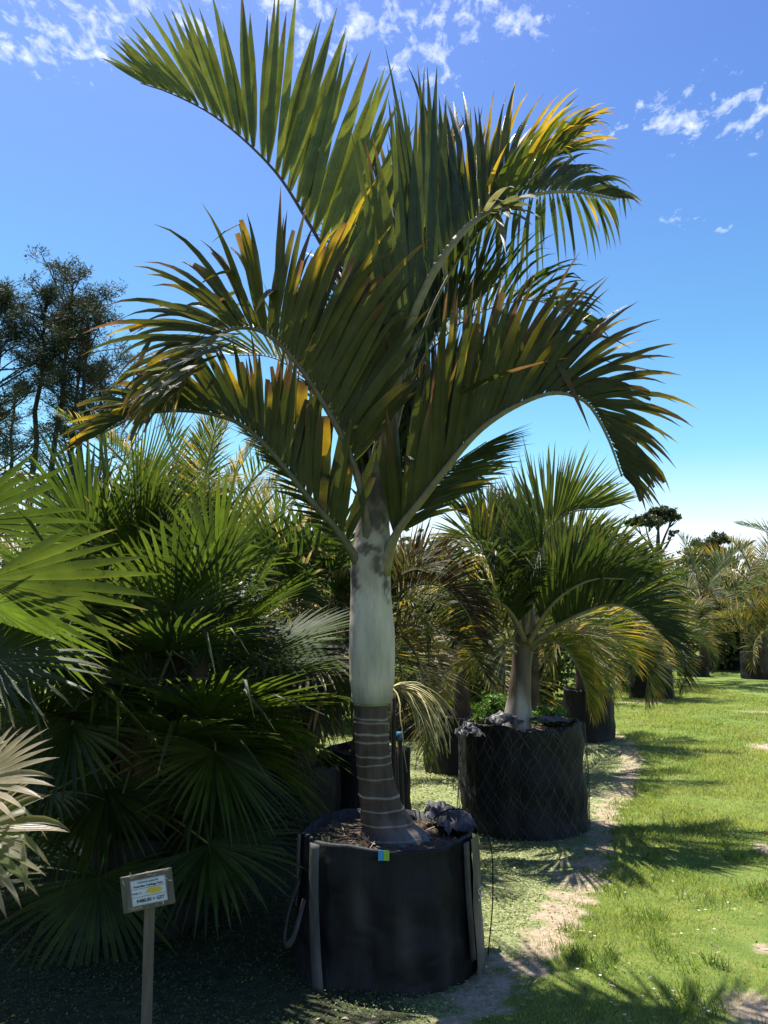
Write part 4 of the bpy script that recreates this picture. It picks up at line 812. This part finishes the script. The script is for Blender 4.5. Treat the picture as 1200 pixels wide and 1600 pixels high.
gpalm('palm_tree', (11.0, 30, 0), 'dark palm in the back row between golden and blue green palms', 1.8, .12, 14, 2.4, (80, -5), (50, 110), .6, .06, 28, 120, base=DARK, base2=G3, rows=4, lm=M_FOL)
gpalm('palm_tree', (5.0, 24, 0), 'dark palm filling the gap beyond the lawn edge palm', 1.6, .12, 16, 2.2, (80, -20), (50, 120), .6, .06, 30, 121, base=DARK, base2=G3, rows=4, lm=M_FOL)
gpalm('palm_tree', (10.6, 22.5, .4), 'short golden frond palm just left of the wire tied bag', .9, .12, 15, 1.7, (85, 15), (40, 95), .5, .05, 34, 122, base=(.08, .10, .03), base2=(.16, .15, .04), yel=.25, yelt=.4, rows=4, lm=M_FOL)
gpalm('palm_tree', (8.2, 27, 0), 'upright green palm in the back row left of the blue green palm', 2.0, .14, 15, 2.2, (88, 5), (30, 100), .6, .055, 34, 123, base=G3, base2=G4, rows=4, lm=M_FOL)
gpalm('palm_tree', (13.6, 29, 0), 'green palm in the back row at the right edge', 2.2, .14, 15, 2.4, (85, 0), (40, 105), .6, .06, 34, 124, base=G3, base2=G4, rows=4, lm=M_FOL)
FB = 'black planter bags in a row at the far right'
descs = ['far black bag left of the row under drooping fronds', 'far black bag second in the distant row', 'wide far black bag in the middle of the distant row', 'far black bag beside the wire tied one', 'far black bag with wire ties at the right edge', 'far black bag behind the small wooden sign']
for i, (px, py, wd, ht) in enumerate(((1092, 1058, 44, 30), (1128, 1046, 36, 34), (1165, 1048, 44, 36), (1145, 1030, 30, 26), (1196, 1062, 48, 42), (1022, 1076, 50, 38))):
    Yq = fy(py); p = at(px, py, Yq); bag('planter_bag', p.x, Yq + wd / F * Yq / 2, wd / F * Yq / 2, ht / F * Yq, descs[i], 50 + i, group=FB, n=28, dusty=.8)
# small distant sign
Ys = fy(1074); ps = at(1031, 1074, Ys)
e = empty('price_sign', (ps.x, ps.y, 0), 'small distant wooden sign on a stake in front of the far bags', 'sign')
mb = MB(); mb.box(Matrix.Translation((ps.x, ps.y, .3)), .045, .03, .62, (.28, .23, .16)); mb.build('post', M_WOOD, e)
mb = MB(); mb.box(Matrix.Translation((ps.x, ps.y - .03, .68)) @ Matrix.Rotation(R(4), 4, 'Y'), .32, .02, .18, (.42, .38, .3)); mb.build('board', M_WOOD, e)
mb = MB(); mb.box(Matrix.Translation((ps.x, ps.y - .046, .68)) @ Matrix.Rotation(R(4), 4, 'Y'), .27, .006, .14, (.62, .6, .54)); mb.build('paper', M_PAPER, e)
mb = MB()
for k_ in range(4): mb.box(Matrix.Translation((ps.x - .08 + k_ * .055, ps.y - .051, .68 + (k_ % 2) * .01)), .022, .004, .07, (.1, .1, .1))
mb.build('lettering', M_INK, e)

# ------------------------------------------------------------------ price sign, near left
Yp = 3.0; c = at(231, 1391, Yp)
e = empty('price_sign', (c.x, c.y + .03, 0), 'wooden price sign with a white paper label on a stake in the left foreground', 'sign')
Rz = Matrix.Rotation(R(8), 4, 'Z'); M0 = Matrix.Translation(c) @ Rz @ Matrix.Scale(.8, 4)
mb = MB(); mb.box(Matrix.Translation((c.x + .005, c.y + .028, .36)) @ Rz @ Matrix.Rotation(R(-.8), 4, 'Y'), .035, .022, .76, (.13, .11, .085)); mb.build('post', M_WOOD, e)
Mb = M0 @ Matrix.Rotation(R(-9), 4, 'Y')
mb = MB(); mb.box(Mb, .222, .018, .152, (.13, .115, .09)); o = mb.build('board', M_WOOD, e)
bm_ = o.modifiers.new('bev', 'BEVEL'); bm_.width = .002; bm_.segments = 2
Mp = Mb @ Matrix.Translation((.006, -.0105, 0))
mb = MB(); mb.box(Mp, .152, .0015, .108, (.52, .56, .64)); mb.build('paper', M_PAPER, e)
def flatm(x, z): # text on the sign
    return Mp @ Matrix.Translation((x, -.0016, z)) @ Matrix.Rotation(R(90), 4, 'X')
mb = MB()
for z in (.016, -.018): mb.box(Mp @ Matrix.Translation((0, -.0014, z)), .146, .0008, .0012, (.04, .04, .06))
for x in (-.0735, .0735): mb.box(Mp @ Matrix.Translation((x, -.0014, 0)), .0008, .0008, .104, (.08, .08, .1))
for z in (-.0517, .0517): mb.box(Mp @ Matrix.Translation((0, -.0014, z)), .1462, .0008, .0008, (.08, .08, .1))
mb.build('ruled_lines', M_INK, e)
text_obj('Livistona australis', .0125, flatm(0, .042), M_INK, e, col=(.05, .05, .07), shear=.3)
text_obj('Australian Cabbage Palm', .0128, flatm(0, .026), M_INK, e, bold=.0002)
text_obj('Height 4.', .011, flatm(-.052, -.002), M_INK, e, col=(.12, .12, .15))
text_obj('$480.00 + GST', .0195, flatm(.004, -.036), M_INK, e, bold=.0004)
mb = MB(); vs = []; rq = random.Random(4)
for k_ in range(22):
    th = 6.283 * k_ / 22; vs.append(Mp @ V((.024 + .036 * math.cos(th) * rq.uniform(.85, 1.1), -.0022, .0 + .0135 * math.sin(th) * rq.uniform(.7, 1.1))))
mb.add(vs, [tuple(range(22))[::-1]], (.62, .42, .03)); o = mb.build('yellow_sticker', M_PAPER, e, False)
mb = MB()
for k_ in range(14):
    x = rq.uniform(-.10, .10); z = rq.choice((rq.uniform(.058, .072), rq.uniform(-.072, -.058))) if abs(x) < .08 else rq.uniform(-.06, .06)
    p = Mb @ V((x, -.0105, z)); d = Mb.to_3x3() @ V((rq.gauss(0, 1), 0, rq.gauss(0, 1)))
    mb.strip(p, d, Mb.to_3x3() @ V((d.z, 0, -d.x)), rq.uniform(.012, .03), .004, 3, lambda t: math.sin(math.pi * (t * .9 + .05)), 0, lambda t: (.42, .38, .30), .3)
mb.build('plastic_sleeve_creases', M_PLASTIC, e)

# ------------------------------------------------------------------ stakes behind the trunk, inflorescence
for (px, Yq, top, bot, tilt, lab) in ((614, 5.3, 1085, 1275, 1, 'dark wooden stake close behind the ringed trunk'), (624, 5.1, 1150, 1275, 3, 'thin dark stake tipped with blue tape right of the trunk')):
    a_ = at(px, top, Yq); b_ = at(px + tilt * 3, bot, Yq); b_ = V((b_.x, b_.y, 0.0))
    e = empty('stake', b_, lab, 'stake'); mb = MB(); mb.tube([b_.lerp(a_, i / 6) for i in range(7)], [.017] * 7, 5, (.035, .028, .022)); mb.build('post', M_WOOD, e)
    if tilt == 3: mb = MB(); mb.tube([a_ + V((0, 0, -.02)), a_ + V((0, 0, .025))], .02, 8, (.04, .14, .28)); mb.build('blue_tape', M_PLASTIC, e)
mb = MB(); rq = random.Random(8)
root = at(612, 1075, 5.0)
for k_ in range(34):
    az = rq.uniform(-.9, 1.2); d = V((math.cos(az), -math.sin(az) * .8, rq.uniform(-.1, .7))).normalized(); q = root.copy(); P = [q.copy()]; l = rq.uniform(.3, .62)
    for s in range(12): d = (d + V((rq.gauss(0, .1), rq.gauss(0, .1), -.19 + rq.gauss(0, .08)))).normalized(); q = q + d * (l / 12); P.append(q.copy())
    mb.tube(P, [lerp(.006, .0028, s / 12) for s in range(13)], 4, mixc((.16, .15, .05), (.42, .36, .15), rq.random()))
tag(mb.build('flower_stalks', M_RACH), 'mass of stringy yellow green flower stalks hanging right of the trunk', 'flower stalks')

# ------------------------------------------------------------------ shrubs and trees
def cloud(centres, radii, n, size, rng, colA, colB, shell=.55, flat=1.0, clumps=40):
    """leaf quads spread through a union of ellipsoids, gathered in clumps"""
    C = np.array(centres, float); Rr = np.array(radii, float); vol = (Rr[:, 0] * Rr[:, 1] * Rr[:, 2]) ** .7; pick = rng.choice(len(C), clumps, p=vol / vol.sum())
    d = rng.normal(size=(clumps, 3)); d /= np.linalg.norm(d, axis=1)[:, None]; rr = shell + (1 - shell) * rng.random(clumps) ** .5
    cc = C[pick] + d * Rr[pick] * rr[:, None]; cs = rng.uniform(.10, .24, clumps) * Rr[pick].mean(1); tone = rng.random(clumps)
    k = rng.integers(0, clumps, n); dd = rng.normal(size=(n, 3)); P = cc[k] + dd * cs[k][:, None] * np.array([1, 1, flat])
    s = size * rng.uniform(.6, 1.3, n)[:, None]; a = rng.normal(size=(n, 3)); a /= np.linalg.norm(a, axis=1)[:, None]; b = np.cross(a, rng.normal(size=(n, 3))); b /= np.linalg.norm(b, axis=1)[:, None]
    v = np.stack([P - a * s, P - b * s * .55, P + a * s, P + b * s * .55], 1).reshape(-1, 3)
    t = np.clip(tone[k] * .7 + rng.random(n) * .3, 0, 1)[:, None]; c = np.array(colA) * (1 - t) + np.array(colB) * t
    return v, np.arange(n * 4).reshape(n, 4), np.repeat(c, 4, 0)
def shrub(name, loc, label, rads, n, size, seed, colA=(.03, .05, .015), colB=(.08, .12, .03), lobes=6, clumps=60, cat='shrub', stems=True):
    rg = np.random.default_rng(seed); loc = V(loc); e = empty(name, loc, label, cat)
    cs = []; rs = []
    for i in range(lobes):
        a = rg.uniform(0, 6.28); q = rg.uniform(0, .55); cs.append((loc.x + rads[0] * q * math.cos(a), loc.y + rads[1] * q * math.sin(a), loc.z + rads[2] * rg.uniform(.35, .75))); k = rg.uniform(.45, .7); rs.append((rads[0] * k, rads[1] * k, rads[2] * k * .55))
    v, f, c = cloud(cs, rs, n, size, rg, colA, colB, clumps=clumps); v[:, 2] = np.maximum(v[:, 2], loc.z + .01); quick('foliage', v, f, c, M_FOL, e)
    if stems:
        mb = MB()
        for i in range(lobes):
            b_ = V(cs[i]); mb.tube([loc + V((0, 0, -.02)), loc.lerp(b_, .5) + V((0, 0, .1 * rads[2])), b_], [rads[0] * .05, rads[0] * .035, rads[0] * .015], 6, (.07, .055, .04))
        mb.build('stems', M_BARK, e)
    return e
shrub('shrub', (1.04, 7.18, .74), 'bright green leafy herb growing in the netted bag left of its palm', (.22, .2, .34), 2600, .016, 1, (.05, .12, .02), (.13, .24, .04), 5, 40)
shrub('shrub', (1.45, 7.08, .74), 'bright green leafy herb in the netted bag right of its palm', (.24, .2, .24), 2200, .016, 2, (.05, .12, .02), (.13, .24, .04), 5, 40)
for i, (x, y, r_, h_, lab) in enumerate(((-7.5, 14, 2.6, 3.0, 'dark hedge shrub at far left below the pines'), (-4.2, 13, 2.2, 2.9, 'dark leafy shrub behind the pale tipped palm'), (-1.2, 14, 2.2, 2.8, 'dark shrub behind the straw fronded palm'), (1.2, 15, 1.9, 2.6, 'dark shrub seen right of the tall trunk'), (3.2, 18, 2.2, 2.7, 'dark shrub behind the light green palm'), (6.0, 30, 3.5, 3.2, 'far dark shrub beyond the lawn end'), (10.5, 36, 4, 4.2, 'far rounded shrub behind the golden palm'), (16, 40, 5, 5.0, 'far shrub mass at the right edge'), (13.4, 33, 3.0, 3.5, 'far dark shrub behind the right row of bags'), (1.0, 22, 3, 3.4, 'deep green shrub far behind the netted bag'))):
    shrub('shrub', (x, y, 0), lab, (r_, r_ * .8, h_), 9000 if y > 12 else 6000, .075 if y < 20 else .12, 200 + i, (.035, .055, .018), (.09, .12, .035), 8, 130)

def limb(mb, a, b, r0, r1, rq, bend=.12, n=6, col=(.05, .045, .04)):
    P = []; L_ = (b - a).length
    off = V((rq.gauss(0, bend), rq.gauss(0, bend), rq.gauss(0, bend * .6))) * L_
    for i in range(n + 1): t = i / n; P.append(a.lerp(b, t) + off * math.sin(math.pi * t) * .5)
    mb.tube(P, [lerp(r0, r1, i / n) for i in range(n + 1)], 6, col); return P
def pine(name, base, h, top_px_w, label, seed, levels=(.25, 1), spread=.22, dens=1.0, tr=.22, colA=(.025, .036, .028), colB=(.06, .075, .045), flat_top=False, twiggy=0., twigs=3):
    rq = random.Random(seed); rg = np.random.default_rng(seed); base = V(base); e = empty(name, base, label, 'pine tree', 'pines at the left horizon')
    lean = V((rq.gauss(0, .02), rq.gauss(0, .02), 0)) * h; mb = MB(); trunk = []
    for i in range(13): t = i / 12; trunk.append(base + V((0, 0, h * .97 * t)) + lean * t + V((rq.gauss(0, .06), rq.gauss(0, .06), 0)))
    mb.tube(trunk, [lerp(tr, .05, i / 12) for i in range(13)], 8, (.045, .04, .04))
    tips = []; nb = int(40 * dens)
    for i in range(nb):
        t = lerp(levels[0], levels[1], (i + rq.random()) / nb); j = min(11, int(t * 12)); p = trunk[j].lerp(trunk[j + 1], t * 12 - j)
        tt = (t - levels[0]) / (levels[1] - levels[0]); ln = h * spread * (math.sin(math.pi * min(1, .25 + tt * (.62 if flat_top else .72)))) * rq.uniform(.45, 1.15); az = rq.uniform(0, 6.283)
        b_ = p + V((math.cos(az) * ln, math.sin(az) * ln, ln * rq.uniform(.25, .95)))
        P = limb(mb, p, b_, .055 * (1.2 - t * .6), .02, rq)
        for s in range(twigs):
            q = P[rq.randint(3, 6)]; c_ = q + V((rq.gauss(0, .5), rq.gauss(0, .5), rq.uniform(.1, .9))) * (ln * .35); mb.tube([q, q.lerp(c_, .5) + V((0, 0, -.05)), c_], [.02, .016, .009], 4, (.05, .045, .04), cap=False); tips += [c_]
        tips.append(b_)
    tips += [trunk[-1], trunk[-1] + V((.2, 0, .2))]
    mb.build('trunk', M_BARK, e)
    T = np.array([tuple(p) for p in tips]); keep = rg.random(len(T)) > twiggy; T = T[keep]
    per = 54; k = np.repeat(np.arange(len(T)), per); n = len(k); cs = .30 * rg.uniform(.6, 1.4, len(T))[k][:, None]
    dd = rg.normal(size=(n, 3)); dd /= np.linalg.norm(dd, axis=1)[:, None]; dd[:, 2] = dd[:, 2] * .7 + .25
    P0 = T[k] + dd * cs * .25 + rg.normal(size=(n, 3)) * .12; a = dd * cs * .8; b = np.cross(dd, rg.normal(size=(n, 3))); b /= np.linalg.norm(b, axis=1)[:, None]; b *= .013 + .010 * rg.random((n, 1))
    v = np.stack([P0, P0 + a * .5 + b, P0 + a, P0 + a * .5 - b], 1).reshape(-1, 3); tone = rg.random(len(T))[k][:, None] * .7 + .3 * rg.random((n, 1)); c = np.array(colA) * (1 - tone) + np.array(colB) * tone
    quick('needles', v, np.arange(n * 4).reshape(n, 4), np.repeat(c, 4, 0), M_PINE, e)
    return e
def pbase(px, Y_): p = at(px, 985, Y_); return (p.x, p.y, 0)
def ptop(py, Y_): return at(600, py, Y_).z
pine('pine_tree', pbase(-25, 34), ptop(432, 34), 0, 'dense dark pine cut off by the left edge', 301, (.45, 1), .15, 1.4, twigs=5)
pine('pine_tree', pbase(27, 36), ptop(440, 36), 0, 'slim pine with straight dark trunk second from the left', 302, (.72, 1), .10, .8)
pine('pine_tree', pbase(48, 38), ptop(418, 38), 0, 'tallest open topped pine with crooked twin stems', 303, (.70, 1), .15, .8, twiggy=.15)
pine('pine_tree', pbase(100, 35), ptop(465, 35), 0, 'broad dense pine with a flat topped crown', 304, (.60, 1), .12, 1.2, flat_top=True, colB=(.05, .055, .03), twigs=6)
pine('pine_tree', pbase(88, 40), ptop(520, 40), 0, 'lower brownish pine filling behind the flat topped one', 305, (.6, 1), .12, .5, twiggy=.4, colA=(.03, .03, .02), colB=(.06, .055, .035))
pine('pine_tree', pbase(148, 37), ptop(560, 37), 0, 'thin half bare pine with fine twigs at the right of the group', 306, (.5, 1), .12, .8, twiggy=.5, tr=.15, colA=(.03, .03, .025), colB=(.06, .055, .04))
pine('pine_tree', pbase(5, 42), ptop(600, 42), 0, 'small dark pine low at the left edge', 307, (.2, 1), .2, 1.2)

# flat topped tree on the right horizon
def umbrella_tree(px, Y_, topy, label, seed, pads, fork):
    rq = random.Random(seed); rg = np.random.default_rng(seed); b = V(pbase(px[0], Y_)); e = empty('tree', b, label, 'tree'); mb = MB(); f_ = at(fork[0], fork[1], Y_)
    limb(mb, b, f_, .16, .10, rq, .03, 8); v_, f2_, c2_ = None, None, None; C = []; Rr = []
    for (x, y, w_, h_) in pads:
        p = at(x, y, Y_ + rq.uniform(-.8, .8)); limb(mb, f_, p - V((0, 0, h_ * .5)), .10, .03, rq, .12, 7)
        for _ in range(4): limb(mb, f_.lerp(p, .7), p + V((rq.uniform(-w_, w_) * .7, rq.uniform(-w_, w_) * .6, -h_ * .3)), .04, .012, rq, .1, 4)
        C.append(tuple(p)); Rr.append((w_, w_ * .8, h_))
    mb.build('trunk', M_BARK, e); v, f, c = cloud(C, Rr, 11000, .09, rg, (.03, .042, .025), (.07, .085, .045), shell=.3, flat=.6, clumps=150); quick('crown', v, f, c, M_FOL, e)
umbrella_tree((1018, 0), 48, 795, 'lone flat topped tree on the skyline right of the lawn edge palms', 401, [(1035, 803, .85, .4), (1008, 813, .8, .32), (1052, 806, .55, .3), (1050, 832, .35, .22), (990, 818, .55, .25), (1028, 813, .6, .22)], (1028, 870))
umbrella_tree((1105, 0), 52, 840, 'rounded tree on the skyline behind the blue green palm', 402, [(1092, 862, 1.0, .9), (1110, 848, .9, .7), (1125, 845, .7, .6), (1080, 880, .8, .6), (1120, 875, 1.1, .8)], (1104, 900))
